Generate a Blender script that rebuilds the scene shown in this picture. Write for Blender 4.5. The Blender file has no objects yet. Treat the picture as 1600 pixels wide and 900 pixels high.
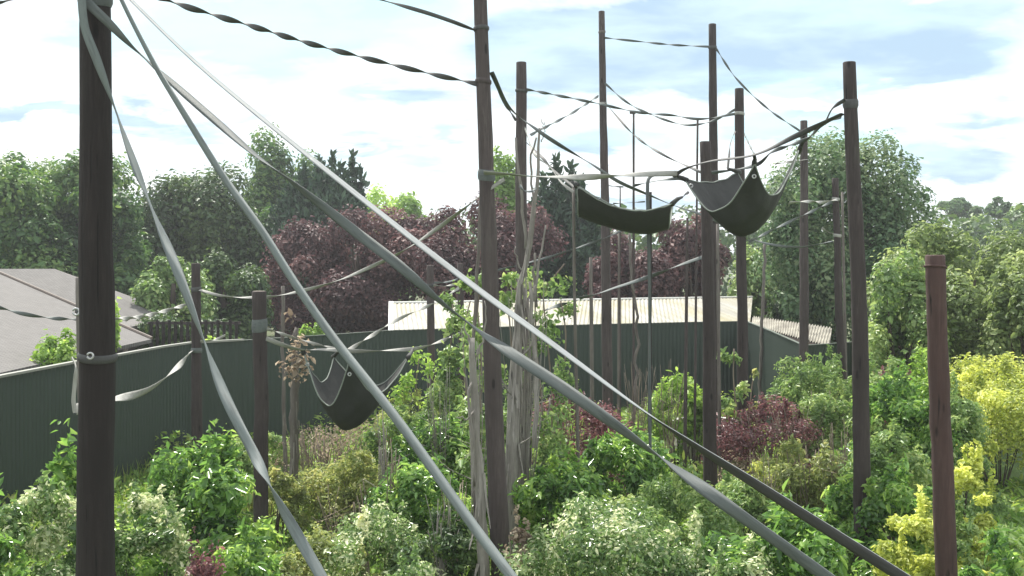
import bpy, math, random
import numpy as np
from mathutils import Vector
random.seed(7)
RNG = np.random.default_rng(11)
sc = bpy.context.scene
COL = sc.collection
R = math.radians
F = 1700.0      # focal length measured in photograph pixels
EYE = 5.0       # height of the viewing platform's eye point

# ------------------------------------------------------------------ camera
cam = bpy.data.cameras.new('camera'); cam_o = bpy.data.objects.new('camera', cam); COL.objects.link(cam_o)
cam_o.location = (0, 0, EYE); cam_o.rotation_euler = (R(90), 0, 0)
cam.sensor_width = 36; cam.lens = 36 * F / 1600; cam.shift_y = -50 / 1600
cam.clip_start = 0.1; cam.clip_end = 5000
sc.camera = cam_o

# ------------------------------------------------------------------ light
SUN_AZ, SUN_EL = R(-24), R(56)
sdir = Vector((math.sin(SUN_AZ) * math.cos(SUN_EL), math.cos(SUN_AZ) * math.cos(SUN_EL), math.sin(SUN_EL)))
sun = bpy.data.lights.new('sun', 'SUN'); sun.energy = 5.0; sun.angle = R(0.6); sun.color = (1, .96, .88)
sun_o = bpy.data.objects.new('sun', sun); COL.objects.link(sun_o)
sun_o.rotation_euler = (-sdir).to_track_quat('-Z', 'Y').to_euler(); sun_o.location = (0, 0, 60)

vs = sc.view_settings
sc.display_settings.display_device = 'sRGB'
vs.view_transform = 'Standard'; vs.look = 'None'; vs.exposure = 0.52; vs.gamma = 1.0; vs.use_curve_mapping = False
cy = sc.cycles
cy.max_bounces = 7; cy.diffuse_bounces = 3; cy.glossy_bounces = 2; cy.transmission_bounces = 4; cy.transparent_max_bounces = 4
cy.sample_clamp_indirect = 4.0
try: cy.use_denoising = True
except Exception: pass

# ------------------------------------------------------------------ node helper
class NT:
    def __init__(s, tree): s.t = tree; tree.nodes.clear()
    def n(s, kind, **kw):
        nd = s.t.nodes.new(kind)
        for k, v in kw.items():
            if k == 'op': nd.operation = v
            elif hasattr(nd, k): setattr(nd, k, v)
        return nd
    def l(s, a, b): s.t.links.new(a, b)
    def math(s, op, a, b=None, clamp=False):
        nd = s.n('ShaderNodeMath', op=op); nd.use_clamp = clamp
        for i, x in enumerate((a, b)):
            if x is None: continue
            if isinstance(x, (int, float)): nd.inputs[i].default_value = x
            else: s.l(x, nd.inputs[i])
        return nd.outputs[0]
    def mix(s, f, a, b):
        nd = s.n('ShaderNodeMix'); nd.data_type = 'RGBA'
        for sock, x in ((nd.inputs[0], f), (nd.inputs[6], a), (nd.inputs[7], b)):
            if isinstance(x, (int, float)): sock.default_value = x
            elif isinstance(x, tuple): sock.default_value = (*x, 1)
            else: s.l(x, sock)
        return nd.outputs[2]
    def ramp(s, f, stops):
        nd = s.n('ShaderNodeValToRGB'); s.l(f, nd.inputs[0]); e = nd.color_ramp.elements
        while len(e) > 1: e.remove(e[-1])
        e[0].position = stops[0][0]; e[0].color = (*stops[0][1], 1)
        for p, c in stops[1:]:
            q = e.new(p); q.color = (*c, 1)
        return nd.outputs[0]
    def noise(s, vec, scale, detail=3, rough=.55, dist=0):
        nd = s.n('ShaderNodeTexNoise'); nd.inputs['Scale'].default_value = scale; nd.inputs['Detail'].default_value = detail
        nd.inputs['Roughness'].default_value = rough; nd.inputs['Distortion'].default_value = dist
        if vec is not None: s.l(vec, nd.inputs['Vector'])
        return nd.outputs[0]
    def mapping(s, vec, scale=(1, 1, 1), loc=(0, 0, 0)):
        nd = s.n('ShaderNodeMapping'); s.l(vec, nd.inputs[0]); nd.inputs['Scale'].default_value = scale; nd.inputs['Location'].default_value = loc
        return nd.outputs[0]

# ------------------------------------------------------------------ world: sky with broken bright cloud
world = bpy.data.worlds.new('World'); sc.world = world; world.use_nodes = True
W = NT(world.node_tree)
sky = W.n('ShaderNodeTexSky'); sky.sky_type = 'NISHITA'; sky.sun_disc = False
sky.sun_elevation = SUN_EL; sky.sun_rotation = SUN_AZ % (2 * math.pi); sky.air_density = 1.0; sky.dust_density = 1.5; sky.ozone_density = 1.0
tc = W.n('ShaderNodeTexCoord'); sep = W.n('ShaderNodeSeparateXYZ'); W.l(tc.outputs['Generated'], sep.inputs[0])
dx, dy, dz = sep.outputs
den = W.math('MAXIMUM', W.math('ADD', dz, 0.18), 0.05)
cmb = W.n('ShaderNodeCombineXYZ'); W.l(W.math('DIVIDE', dx, den), cmb.inputs[0]); W.l(W.math('DIVIDE', dy, den), cmb.inputs[1])
cn = W.noise(W.mapping(cmb.outputs[0], (1, 1, 1), (3.1, 1.7, 0)), 1.5, 6, .55, .3)
fine = W.noise(W.mapping(cmb.outputs[0], (1, 1, 1), (8, 2, 4)), 4.0, 5, .6, .4)
# direction of each cloud gap / grey cloud belly in the sky (azimuth tangent, elevation tangent, spans)
ydir = W.math('MAXIMUM', dy, 0.05)
az = W.math('ADD', W.math('DIVIDE', dx, ydir), W.math('MULTIPLY', W.math('SUBTRACT', cn, .5), .10))
el = W.math('ADD', W.math('DIVIDE', dz, ydir), W.math('MULTIPLY', W.math('SUBTRACT', fine, .5), .07))
front = W.math('GREATER_THAN', dy, 0.1)
def blobs(lst):
    acc = None
    for (a, e, ra, re, k) in lst:
        u = W.math('DIVIDE', W.math('SUBTRACT', az, a), ra); v = W.math('DIVIDE', W.math('SUBTRACT', el, e), re)
        d = W.math('ADD', W.math('MULTIPLY', u, u), W.math('MULTIPLY', v, v))
        g = W.math('MULTIPLY', W.math('EXPONENT', W.math('MULTIPLY', d, -1.0)), k)
        acc = g if acc is None else W.math('ADD', acc, g)
    return W.math('MULTIPLY', acc, front)
def B(px, py, rx, ry, k=1): return ((px - 800) / F, (400 - py) / F, rx * 1.1 / F, ry * 1.1 / F, k * 1.25)
grey = blobs([B(830, 85, 90, 48, 1), B(1010, 95, 110, 40, .9), B(1170, 75, 150, 50, 1), B(1290, 20, 260, 30, .9),
              B(1400, 95, 130, 30, .95), B(1490, 260, 90, 28, .7), B(40, 172, 110, 14, .8), B(205, 190, 50, 14, .6),
              B(940, 225, 60, 20, .6), B(1000, 320, 90, 12, .4), B(1180, 25, 120, 30, .6), B(700, 205, 40, 14, .4), B(300, 210, 80, 14, .35), B(1280, 190, 60, 14, .5), B(1540, 190, 70, 22, .5), B(620, 150, 60, 14, .3), B(560, 235, 60, 12, .35)])
cyan = blobs([B(380, 60, 240, 60, 1), B(130, 65, 60, 18, .35), B(1250, 140, 90, 13, 1), B(1330, 235, 120, 16, .4), B(640, 260, 110, 18, .5),
              B(1560, 100, 60, 40, .5), B(1370, 20, 90, 25, .4), B(560, 5, 150, 35, .6), B(1180, 205, 60, 18, .8), B(960, 215, 100, 24, .6), B(1350, 205, 100, 20, .6), B(400, 245, 90, 14, .4)])
wisp = W.noise(W.mapping(cmb.outputs[0], (1.2, 1.7, 1), (2, 9, 4)), 2.6, 7, .55, .2)
wisp0 = W.noise(W.mapping(cmb.outputs[0], (1.1, 1.5, 1), (5, 3, 1)), 2.6, 6, .55, .2)
g_ = W.math('MULTIPLY', W.math('ADD', grey, W.math('MULTIPLY', W.math('SUBTRACT', wisp0, .46), 1.2)), 1.0, True)
c_ = W.math('MULTIPLY', W.math('ADD', cyan, W.math('MULTIPLY', W.math('SUBTRACT', wisp, .47), 1.6)), 1.0, True)
g_ = W.ramp(g_, [(.0, (0, 0, 0)), (.5, (1, 1, 1))]); c_ = W.ramp(c_, [(.0, (0, 0, 0)), (.8, (1, 1, 1))])
skyc = W.n('ShaderNodeVectorMath', op='SCALE'); W.l(sky.outputs[0], skyc.inputs[0]); skyc.inputs['Scale'].default_value = .15
# values below are in sky units (the Background strength is 0.1)
belly = W.mix(W.ramp(wisp, [(.38, (0, 0, 0)), (.64, (1, 1, 1))]), (4.3, 5.9, 7.5), (6.3, 7.9, 8.8))
cloud = W.mix(g_, (11.0, 11.2, 11.4), belly)
hole = W.n('ShaderNodeVectorMath', op='ADD'); W.l(skyc.outputs[0], hole.inputs[0]); hole.inputs[1].default_value = (5.4, 8.3, 8.9)
both = W.mix(W.math('MULTIPLY', c_, W.math('SUBTRACT', 1.0, W.math('MULTIPLY', g_, .7))), cloud, hole.outputs[0])
bg = W.n('ShaderNodeBackground'); W.l(both, bg.inputs[0]); bg.inputs[1].default_value = 0.09
wo = W.n('ShaderNodeOutputWorld'); W.l(bg.outputs[0], wo.inputs[0])

# ------------------------------------------------------------------ materials
M = {}
def new_mat(name):
    m = bpy.data.materials.new(name); m.use_nodes = True
    T = NT(m.node_tree); p = T.n('ShaderNodeBsdfPrincipled'); o = T.n('ShaderNodeOutputMaterial'); T.l(p.outputs[0], o.inputs[0])
    return m, T, p, o
def bump(T, p, h, strength, dist=.02):
    b = T.n('ShaderNodeBump'); b.inputs['Strength'].default_value = strength; b.inputs['Distance'].default_value = dist
    T.l(h, b.inputs['Height']); T.l(b.outputs[0], p.inputs['Normal'])
def wood(name, dark, mid, light, scale=1.0):
    m, T, p, o = new_mat(name)
    t = T.n('ShaderNodeTexCoord').outputs['Object']
    g = T.noise(T.mapping(t, (30 * scale, 30 * scale, 2.2)), 1, 7, .7, .9)
    b = T.noise(T.mapping(t, (5, 5, 1.6)), 1, 4, .6)
    crack = T.noise(T.mapping(t, (34, 34, 1.3), (5, 5, 5)), 1, 3, .5, .5)
    damp = T.noise(T.mapping(t, (2, 2, .7), (2, 7, 1)), 1, 5, .65)
    c = T.ramp(g, [(.3, dark), (.5, mid), (.72, light)])
    c = T.mix(T.ramp(b, [(.35, (0, 0, 0)), (.65, (.8, .8, .8))]), c, mid)
    c = T.mix(T.ramp(damp, [(.45, (0, 0, 0)), (.65, (.7, .7, .7))]), c, tuple(x * 1.15 for x in dark))
    c = T.mix(T.ramp(damp, [(.28, (.55, .55, .55)), (.42, (0, 0, 0))]), c, tuple(light[k] * (.85, 1.0, .85)[k] for k in range(3)))
    vo = T.n('ShaderNodeTexVoronoi'); T.l(T.mapping(t, (5, 5, 1.5)), vo.inputs['Vector']); vo.inputs['Scale'].default_value = 1
    kn = T.ramp(vo.outputs['Distance'], [(.07, (1, 1, 1)), (.12, (0, 0, 0))])
    ck = T.ramp(crack, [(.27, (1, 1, 1)), (.34, (0, 0, 0))])
    ck = T.math('MAXIMUM', ck, T.math('MULTIPLY', kn, .8))
    c = T.mix(ck, c, tuple(x * .3 for x in dark))
    T.l(c, p.inputs['Base Color']); p.inputs['Roughness'].default_value = .85
    bump(T, p, T.math('SUBTRACT', g, T.math('MULTIPLY', ck, .8)), .8, .015)
    return m
M['wood_dark'] = wood('dark_backlit_wood', (.011, .008, .0075), (.020, .0145, .0135), (.045, .034, .032))  # the near left pole's backlit shade is put into this dark colour
M['wood_brown'] = wood('brown_pole_wood', (.040, .030, .029), (.075, .059, .056), (.16, .135, .128))
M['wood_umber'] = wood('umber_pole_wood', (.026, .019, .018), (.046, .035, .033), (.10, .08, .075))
M['wood_red'] = wood('reddish_pole_wood', (.042, .023, .020), (.078, .043, .037), (.15, .095, .083))
M['wood_grey'] = wood('weathered_grey_wood', (.08, .068, .06), (.16, .14, .125), (.34, .31, .28))
M['wood_pale'] = wood('bleached_dead_wood', (.14, .125, .11), (.26, .24, .215), (.46, .43, .39))
M['wood_end'] = wood('cut_end_wood', (.2, .15, .12), (.32, .27, .22), (.45, .40, .34))
M['bark'] = wood('tree_bark', (.04, .03, .022), (.08, .062, .048), (.15, .12, .10), .4)
M['twig'] = wood('dry_twig', (.13, .10, .075), (.24, .19, .15), (.42, .36, .30), .4)

def hose(name, base, var, tr=0.0):
    m, T, p, o = new_mat(name)
    uv = T.n('ShaderNodeUVMap').outputs[0]
    n = T.noise(T.mapping(uv, (7, 1.4, 1)), 1, 4, .6)
    sp = T.n('ShaderNodeSeparateXYZ'); T.l(uv, sp.inputs[0])
    weave = T.n('ShaderNodeTexWave'); weave.wave_type = 'BANDS'; weave.bands_direction = 'Y'; T.l(uv, weave.inputs[0]); weave.inputs['Scale'].default_value = 60
    c = T.mix(T.math('MULTIPLY', n, 1.0, True), base, var)
    edge = T.math('ABSOLUTE', T.math('SUBTRACT', sp.outputs[0], .5))
    line = T.ramp(edge, [(.40, (0, 0, 0)), (.43, (1, 1, 1)), (.46, (0, 0, 0))])
    c = T.mix(T.math('MULTIPLY', line, .35), c, tuple(x * .5 for x in base))
    st = T.noise(T.mapping(uv, (2, 3.5, 1), (9, 2, 1)), 1, 5, .7)
    c = T.mix(T.ramp(st, [(.5, (0, 0, 0)), (.66, (.7, .7, .7))]), c, tuple(x * .45 for x in base))
    T.l(c, p.inputs['Base Color']); p.inputs['Roughness'].default_value = .6
    bump(T, p, T.math('ADD', weave.outputs[1], T.math('MULTIPLY', n, 2.0)), .35, .004)
    return m
M['hose'] = hose('canvas_hose', (.13, .148, .143), (.09, .105, .10))
M['hose_mid'] = hose('worn_grey_hose', (.20, .23, .225), (.12, .145, .14))
M['hose_shaded'] = hose('shaded_hose_face', (.065, .063, .062), (.04, .04, .038))  # dark colour paints the shade on the strap face turned from the sun
M['hose_sunlit'] = hose('sunlit_hose_face', (.34, .36, .36), (.22, .24, .24))  # paler colour paints sunlight onto the lit face of the taut strap
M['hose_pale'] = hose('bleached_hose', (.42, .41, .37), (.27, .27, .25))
M['hose_dark'] = hose('dark_webbing', (.085, .083, .08), (.05, .052, .05))  # darker neutral webbing for some straps and pole bands

def canvas(name, base, var):
    m, T, p, o = new_mat(name)
    t = T.n('ShaderNodeTexCoord').outputs['Object']
    n = T.noise(t, 5, 5, .6); c = T.mix(n, base, var); T.l(c, p.inputs['Base Color']); p.inputs['Roughness'].default_value = .75
    bump(T, p, T.noise(t, 9, 4, .6), .5, .03)
    tr = T.n('ShaderNodeBsdfTranslucent'); T.l(c, tr.inputs[0]); mx = T.n('ShaderNodeMixShader'); mx.inputs[0].default_value = .05
    T.l(p.outputs[0], mx.inputs[1]); T.l(tr.outputs[0], mx.inputs[2]); T.l(mx.outputs[0], o.inputs[0])
    return m
M['canvas'] = canvas('hammock_canvas', (.045, .047, .042), (.028, .029, .027))
M['canvas_hem'] = canvas('hammock_hem', (.30, .33, .29), (.2, .23, .2))

def plain(name, col, rough=.6, metal=0, nscale=6, var=.25, bs=0.15):
    m, T, p, o = new_mat(name)
    t = T.n('ShaderNodeTexCoord').outputs['Object']
    n = T.noise(t, nscale, 5, .6)
    T.l(T.mix(n, tuple(x * (1 - var) for x in col), tuple(min(1, x * (1 + var)) for x in col)), p.inputs['Base Color'])
    p.inputs['Roughness'].default_value = rough; p.inputs['Metallic'].default_value = metal
    if bs: bump(T, p, n, bs, .01)
    return m
M['metal'] = plain('galvanised_fitting', (.5, .5, .5), .4, .6)
M['fascia'] = plain('fascia_board', (.16, .13, .11), .7)
M['wall'] = plain('house_wall', (.10, .085, .075), .9)
M['concrete'] = plain('concrete', (.30, .28, .25), .9, 0, 8)
M['rim'] = plain('pale_rim', (.7, .68, .64), .7)
M['cap'] = plain('fence_cap', (.26, .26, .23), .6)
M['gutter'] = plain('white_eave', (.75, .75, .72), .5)

# painted steel cladding with vertical rain streaks
m, T, p, o = new_mat('green_steel_cladding')
t = T.n('ShaderNodeTexCoord').outputs['Object']
a = T.noise(T.mapping(t, (3.5, 3.5, .25)), 1, 5, .65); b = T.noise(t, .35, 3, .5)
c = T.mix(a, (.020, .036, .027), (.033, .053, .040)); c = T.mix(T.math('MULTIPLY', b, .5), c, (.040, .055, .043))
T.l(c, p.inputs['Base Color']); p.inputs['Roughness'].default_value = .62; M['cladding'] = m
# translucent-looking cream corrugated roof with lichen streaks
m, T, p, o = new_mat('cream_corrugated_sheet')
t = T.n('ShaderNodeTexCoord').outputs['UV']
a = T.noise(T.mapping(t, (60, 1.3, 1)), 1, 4, .6); b = T.noise(T.mapping(t, (9, 1.0, 1)), 1, 5, .65)
c = T.mix(T.ramp(a, [(.35, (0, 0, 0)), (.65, (1, 1, 1))]), (.42, .405, .36), (.25, .24, .21)); c = T.mix(T.ramp(b, [(.42, (0, 0, 0)), (.7, (1, 1, 1))]), c, (.30, .265, .14))
T.l(c, p.inputs['Base Color']); p.inputs['Roughness'].default_value = .6; M['sheet'] = m
m, T, p, o = new_mat('weathered_grey_sheet')
t = T.n('ShaderNodeTexCoord').outputs['UV']
b = T.noise(T.mapping(t, (9, 3, 1)), 1, 6, .7)
c = T.ramp(b, [(.35, (.10, .09, .075)), (.55, (.33, .31, .26)), (.75, (.5, .48, .40))]); T.l(c, p.inputs['Base Color']); p.inputs['Roughness'].default_value = .85; M['sheet_old'] = m
# felt shingle roof
m, T, p, o = new_mat('grey_roof_felt')
t = T.n('ShaderNodeTexCoord').outputs['Object']
a = T.noise(t, 1.2, 5, .6); b = T.noise(t, 14, 4, .7)
br = T.n('ShaderNodeTexBrick'); T.l(T.mapping(t, (1, 1, 1)), br.inputs[0]); br.inputs['Scale'].default_value = 3
br.inputs['Color1'].default_value = (.175, .165, .158, 1); br.inputs['Color2'].default_value = (.125, .118, .112, 1); br.inputs['Mortar'].default_value = (.065, .06, .057, 1); br.inputs['Mortar Size'].default_value = .03
c = T.mix(T.math('MULTIPLY', a, .55), br.outputs[0], (.19, .18, .172)); c = T.mix(T.ramp(b, [(.6, (0, 0, 0)), (.8, (.7, .7, .7))]), c, (.08, .074, .068))
T.l(c, p.inputs['Base Color']); p.inputs['Roughness'].default_value = .9; bump(T, p, b, .3, .02); M['roof'] = m
# ground
m, T, p, o = new_mat('rough_grass_ground')
t = T.n('ShaderNodeTexCoord').outputs['Object']
a = T.noise(t, .5, 6, .6); b = T.noise(t, 9, 5, .7)
c = T.mix(T.ramp(a, [(.4, (0, 0, 0)), (.6, (1, 1, 1))]), (.05, .085, .022), (.085, .07, .045)); c = T.mix(T.math('MULTIPLY', b, .6), c, (.09, .13, .03))
T.l(c, p.inputs['Base Color']); p.inputs['Roughness'].default_value = .95; bump(T, p, b, .6, .06); M['ground'] = m

def leafmat(name, c0, c1, c2, rough=.42, tr=.38, spec=.5, gain=2.15):
    c0, c1, c2 = [tuple(min(.8, x * gain) for x in c) for c in (c0, c1, c2)]
    m, T, p, o = new_mat(name)
    at = T.n('ShaderNodeAttribute'); at.attribute_name = 'tint'
    c = T.ramp(at.outputs['Fac'], [(0, c0), (.5, c1), (1, c2)])
    T.l(c, p.inputs['Base Color']); p.inputs['Roughness'].default_value = rough; p.inputs['Specular IOR Level'].default_value = spec
    tn = T.n('ShaderNodeBsdfTranslucent')
    hs = T.n('ShaderNodeHueSaturation'); hs.inputs['Value'].default_value = 1.7; hs.inputs['Saturation'].default_value = 1.1; hs.inputs['Hue'].default_value = .488; T.l(c, hs.inputs['Color'])
    T.l(hs.outputs[0], tn.inputs[0]); mx = T.n('ShaderNodeMixShader'); mx.inputs[0].default_value = tr
    T.l(p.outputs[0], mx.inputs[1]); T.l(tn.outputs[0], mx.inputs[2]); T.l(mx.outputs[0], o.inputs[0])
    M[name] = m
leafmat('laurel', (.028, .062, .018), (.072, .135, .036), (.165, .23, .065), .20, .45)
leafmat('variegated_glint', (.035, .065, .024), (.085, .135, .045), (.38, .42, .26), .22)  # pale-leaved plant; the palest leaves also paint white sun glints
leafmat('olive', (.07, .085, .03), (.12, .15, .05), (.22, .22, .09), .45)
leafmat('golden', (.10, .135, .028), (.20, .225, .055), (.34, .36, .12), .45)
leafmat('red_leaf', (.045, .023, .024), (.08, .037, .038), (.14, .07, .066), .45)
leafmat('copper', (.052, .028, .030), (.10, .052, .052), (.19, .11, .10), .62, .3, gain=1.15)
leafmat('oak', (.024, .058, .018), (.050, .108, .030), (.115, .175, .045), .5, .35, gain=1.55)
leafmat('dark_oak', (.022, .046, .016), (.042, .080, .026), (.09, .135, .04), .5, .3, gain=1.45)
leafmat('cypress', (.010, .024, .014), (.018, .040, .020), (.035, .062, .028), .6, .12)
leafmat('birch', (.040, .080, .036), (.080, .140, .062), (.16, .205, .105), .5, .35, gain=1.4)
leafmat('lime_green', (.07, .12, .025), (.12, .19, .045), (.21, .28, .08), .45, .4)
leafmat('pale_bush', (.055, .08, .03), (.10, .135, .05), (.19, .22, .10), .5, .38, gain=2.1)
leafmat('hazel', (.050, .084, .028), (.092, .145, .048), (.19, .23, .09), .4, .35)
leafmat('dead_leaf', (.09, .07, .05), (.16, .13, .095), (.27, .23, .17), .7, .3)
leafmat('meadow', (.045, .09, .02), (.09, .15, .03), (.20, .22, .07), .5, .4)

# ------------------------------------------------------------------ mesh helpers
def tag(o, label=None, cat=None, group=None, kind=None):
    if label: o['label'] = label
    if cat: o['category'] = cat
    if group: o['group'] = group
    if kind: o['kind'] = kind
    return o
def empty(name, loc, label, cat, group=None):
    o = bpy.data.objects.new(name, None); COL.objects.link(o); o.location = loc; o.empty_display_size = .2
    return tag(o, label, cat, group)
def P(px, py, D): return np.array([(px - 800) / F * D, D, EYE - (py - 400) / F * D])
def mk(name, V, Fc, mat, loc=None, parent=None, smooth=False, uv=None, mi=None, tint=None):
    """one mesh object; V in world space, re-centred on loc (or on the parent's location)"""
    V = np.asarray(V, float)
    base = np.array(parent.location) if parent is not None else (np.array(loc, float) if loc is not None else V.mean(0) * [1, 1, 0] + [0, 0, V[:, 2].min()])
    me = bpy.data.meshes.new(name)
    Vl = V - base
    if isinstance(Fc, np.ndarray):
        n, k = Fc.shape
        me.vertices.add(len(Vl)); me.vertices.foreach_set('co', Vl.astype('f').ravel())
        me.loops.add(n * k); me.loops.foreach_set('vertex_index', Fc.astype('i').ravel())
        me.polygons.add(n); me.polygons.foreach_set('loop_start', np.arange(0, n * k, k, dtype='i'))
        me.update(calc_edges=True)
    else:
        me.from_pydata(Vl.tolist(), [], Fc)
    for mm in (mat if isinstance(mat, (list, tuple)) else [mat]): me.materials.append(M[mm])
    if mi is not None: me.polygons.foreach_set('material_index', np.asarray(mi, 'i'))
    if smooth: me.polygons.foreach_set('use_smooth', np.ones(len(me.polygons), bool))
    if uv is not None:
        ul = me.uv_layers.new(name='UVMap'); li = np.empty(len(me.loops), 'i'); me.loops.foreach_get('vertex_index', li)
        ul.data.foreach_set('uv', np.asarray(uv, 'f')[li].ravel())
    if tint is not None:
        at = me.attributes.new('tint', 'FLOAT', 'POINT'); at.data.foreach_set('value', np.asarray(tint, 'f'))
    me.update()
    o = bpy.data.objects.new(name, me); COL.objects.link(o)
    if parent is not None: o.parent = parent
    else: o.location = base
    return o
def catmull(pts, n):
    pts = np.asarray(pts, float)
    if len(pts) < 3:
        t = np.linspace(0, 1, n)[:, None]; return pts[0] * (1 - t) + pts[-1] * t
    seg = np.linalg.norm(np.diff(pts[:, :3], axis=0), axis=1) + 1e-6
    s = np.concatenate([[0], np.cumsum(seg)]); s /= s[-1]
    tg = np.zeros_like(pts); tg[1:-1] = (pts[2:] - pts[:-2]) / (s[2:] - s[:-2])[:, None]
    tg[0] = (pts[1] - pts[0]) / (s[1] - s[0]); tg[-1] = (pts[-1] - pts[-2]) / (s[-1] - s[-2])
    out = []
    for u in np.linspace(0, 1, n):
        i = min(max(np.searchsorted(s, u) - 1, 0), len(s) - 2); h = s[i + 1] - s[i]; x = (u - s[i]) / h
        out.append((2 * x**3 - 3 * x**2 + 1) * pts[i] + (x**3 - 2 * x**2 + x) * h * tg[i] + (-2 * x**3 + 3 * x**2) * pts[i + 1] + (x**3 - x**2) * h * tg[i + 1])
    return np.array(out)
def norm(a): return a / (np.linalg.norm(a, axis=-1, keepdims=True) + 1e-9)
def tube(path, rad, sides=8, rough=0.0, cap=True):
    path = np.asarray(path, float); n = len(path); rad = np.broadcast_to(rad, n)
    T_ = norm(np.gradient(path, axis=0))
    ref = np.array([0, 0, 1.]) if abs(T_[:, 2].mean()) < .8 else np.array([1., 0, 0])
    A = norm(np.cross(T_, ref)); Bv = np.cross(T_, A)
    th = np.linspace(0, 2 * np.pi, sides, endpoint=False)
    rr = rad[:, None] * np.ones(sides)
    if rough: rr = rr * (1 + RNG.normal(0, rough, (n, sides)) + np.linspace(0, 1, 1) + RNG.normal(0, rough, (1, sides)))
    V = path[:, None] + rr[..., None] * (np.cos(th)[None, :, None] * A[:, None] + np.sin(th)[None, :, None] * Bv[:, None])
    V = V.reshape(-1, 3); Fc = []
    for i in range(n - 1):
        for j in range(sides):
            k = (j + 1) % sides; Fc.append((i * sides + j, i * sides + k, (i + 1) * sides + k, (i + 1) * sides + j))
    if cap: Fc.append(tuple(range(sides))[::-1]); Fc.append(tuple((n - 1) * sides + j for j in range(sides)))
    return V, Fc
def merge(parts):
    V = []; Fc = []; o = 0
    for v, f in parts:
        V.append(v); Fc += [tuple(i + o for i in x) for x in f]; o += len(v)
    return np.concatenate(V), Fc
def box(x0, x1, y0, y1, z0, z1):
    V = np.array([(x, y, z) for x in (x0, x1) for y in (y0, y1) for z in (z0, z1)], float)
    return V, [(0, 1, 3, 2), (4, 6, 7, 5), (0, 4, 5, 1), (2, 3, 7, 6), (0, 2, 6, 4), (1, 5, 7, 3)]

# ------------------------------------------------------------------ leaves
def leaf_mesh(pos, nrm, size, aspect=.42, droop=.25, tint=None, axis=None, dirn=None):
    n = len(pos); nrm = norm(nrm)
    if dirn is None:
        d = RNG.normal(size=(n, 3))
        if axis is not None: d = d * .6 + axis
    else: d = dirn
    d = norm(d - (d * nrm).sum(1, keepdims=True) * nrm); w = np.cross(nrm, d)
    s = (size * np.clip(RNG.lognormal(-.06, .36, n), .4, 1.9))[:, None]; hw = s * aspect * .5
    z = -droop * s * nrm
    base = pos; tip = pos + d * s + z
    l1 = pos + d * s * .33 + w * hw * .95 + nrm * hw * .45; l2 = pos + d * s * .70 + w * hw * .75 + nrm * hw * .25 + z * .4
    r1 = pos + d * s * .33 - w * hw * .95 + nrm * hw * .45; r2 = pos + d * s * .70 - w * hw * .75 + nrm * hw * .25 + z * .4
    V = np.stack([base, l1, l2, tip, r2, r1], 1).reshape(-1, 3)
    b = np.arange(n)[:, None] * 6
    Fc = np.concatenate([b + [0, 3, 2, 1], b + [0, 5, 4, 3]])
    return V, Fc, np.repeat(tint if tint is not None else RNG.random(n), 6)
def crown_points(blobs_, n, fill=.25, zmin=.02, up=.35, jit=.4):
    """blobs_: list of (centre, radii, weight); leaves sit in the outer shells of many small lobes"""
    pos = []; nr = []; ti = []; wsum = sum(b[2] for b in blobs_)
    for c, r, w in blobs_:
        k = max(4, int(n * w / wsum)); c = np.array(c); r = np.array(r)
        d = norm(RNG.normal(size=(k, 3)) + [0, 0, .25])
        rad = np.where(RNG.random(k) < fill, RNG.uniform(.2, .85, k), RNG.normal(.95, .15, k))
        p = c + d * rad[:, None] * r
        pos.append(p); nr.append(norm(d / r * r.mean()) * .8 + [0, 0, up] + RNG.normal(0, jit, (k, 3)))
        ti.append(np.clip(RNG.normal(.45 + RNG.normal(0, .2), .2, k) + (RNG.random(k) < .04) * .6, 0, 1))
    pos = np.concatenate(pos); nr = np.concatenate(nr); ti = np.concatenate(ti)
    ok = pos[:, 2] > zmin
    return pos[ok], nr[ok], ti[ok]
def lobes(c, r, n, lobe=.34, lo=.45, flat=1.0, seed=None):
    g = np.random.default_rng(seed) if seed is not None else RNG
    c = np.array(c, float); r = np.array(r, float); out = []
    for i in range(n):
        d = g.normal(size=3); d[2] = d[2] * .9 + .15; d /= np.linalg.norm(d); d = np.sign(d) * np.abs(d) ** .8
        k = g.uniform(lo, .92); L = lobe * g.uniform(.5, 1.3)
        rr = r * L * np.array([1, 1, flat]); rr = np.maximum(rr, r.min() * .12)
        out.append((c + d * r * k, rr, float(np.prod(rr) ** (2 / 3))))
    return out

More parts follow.
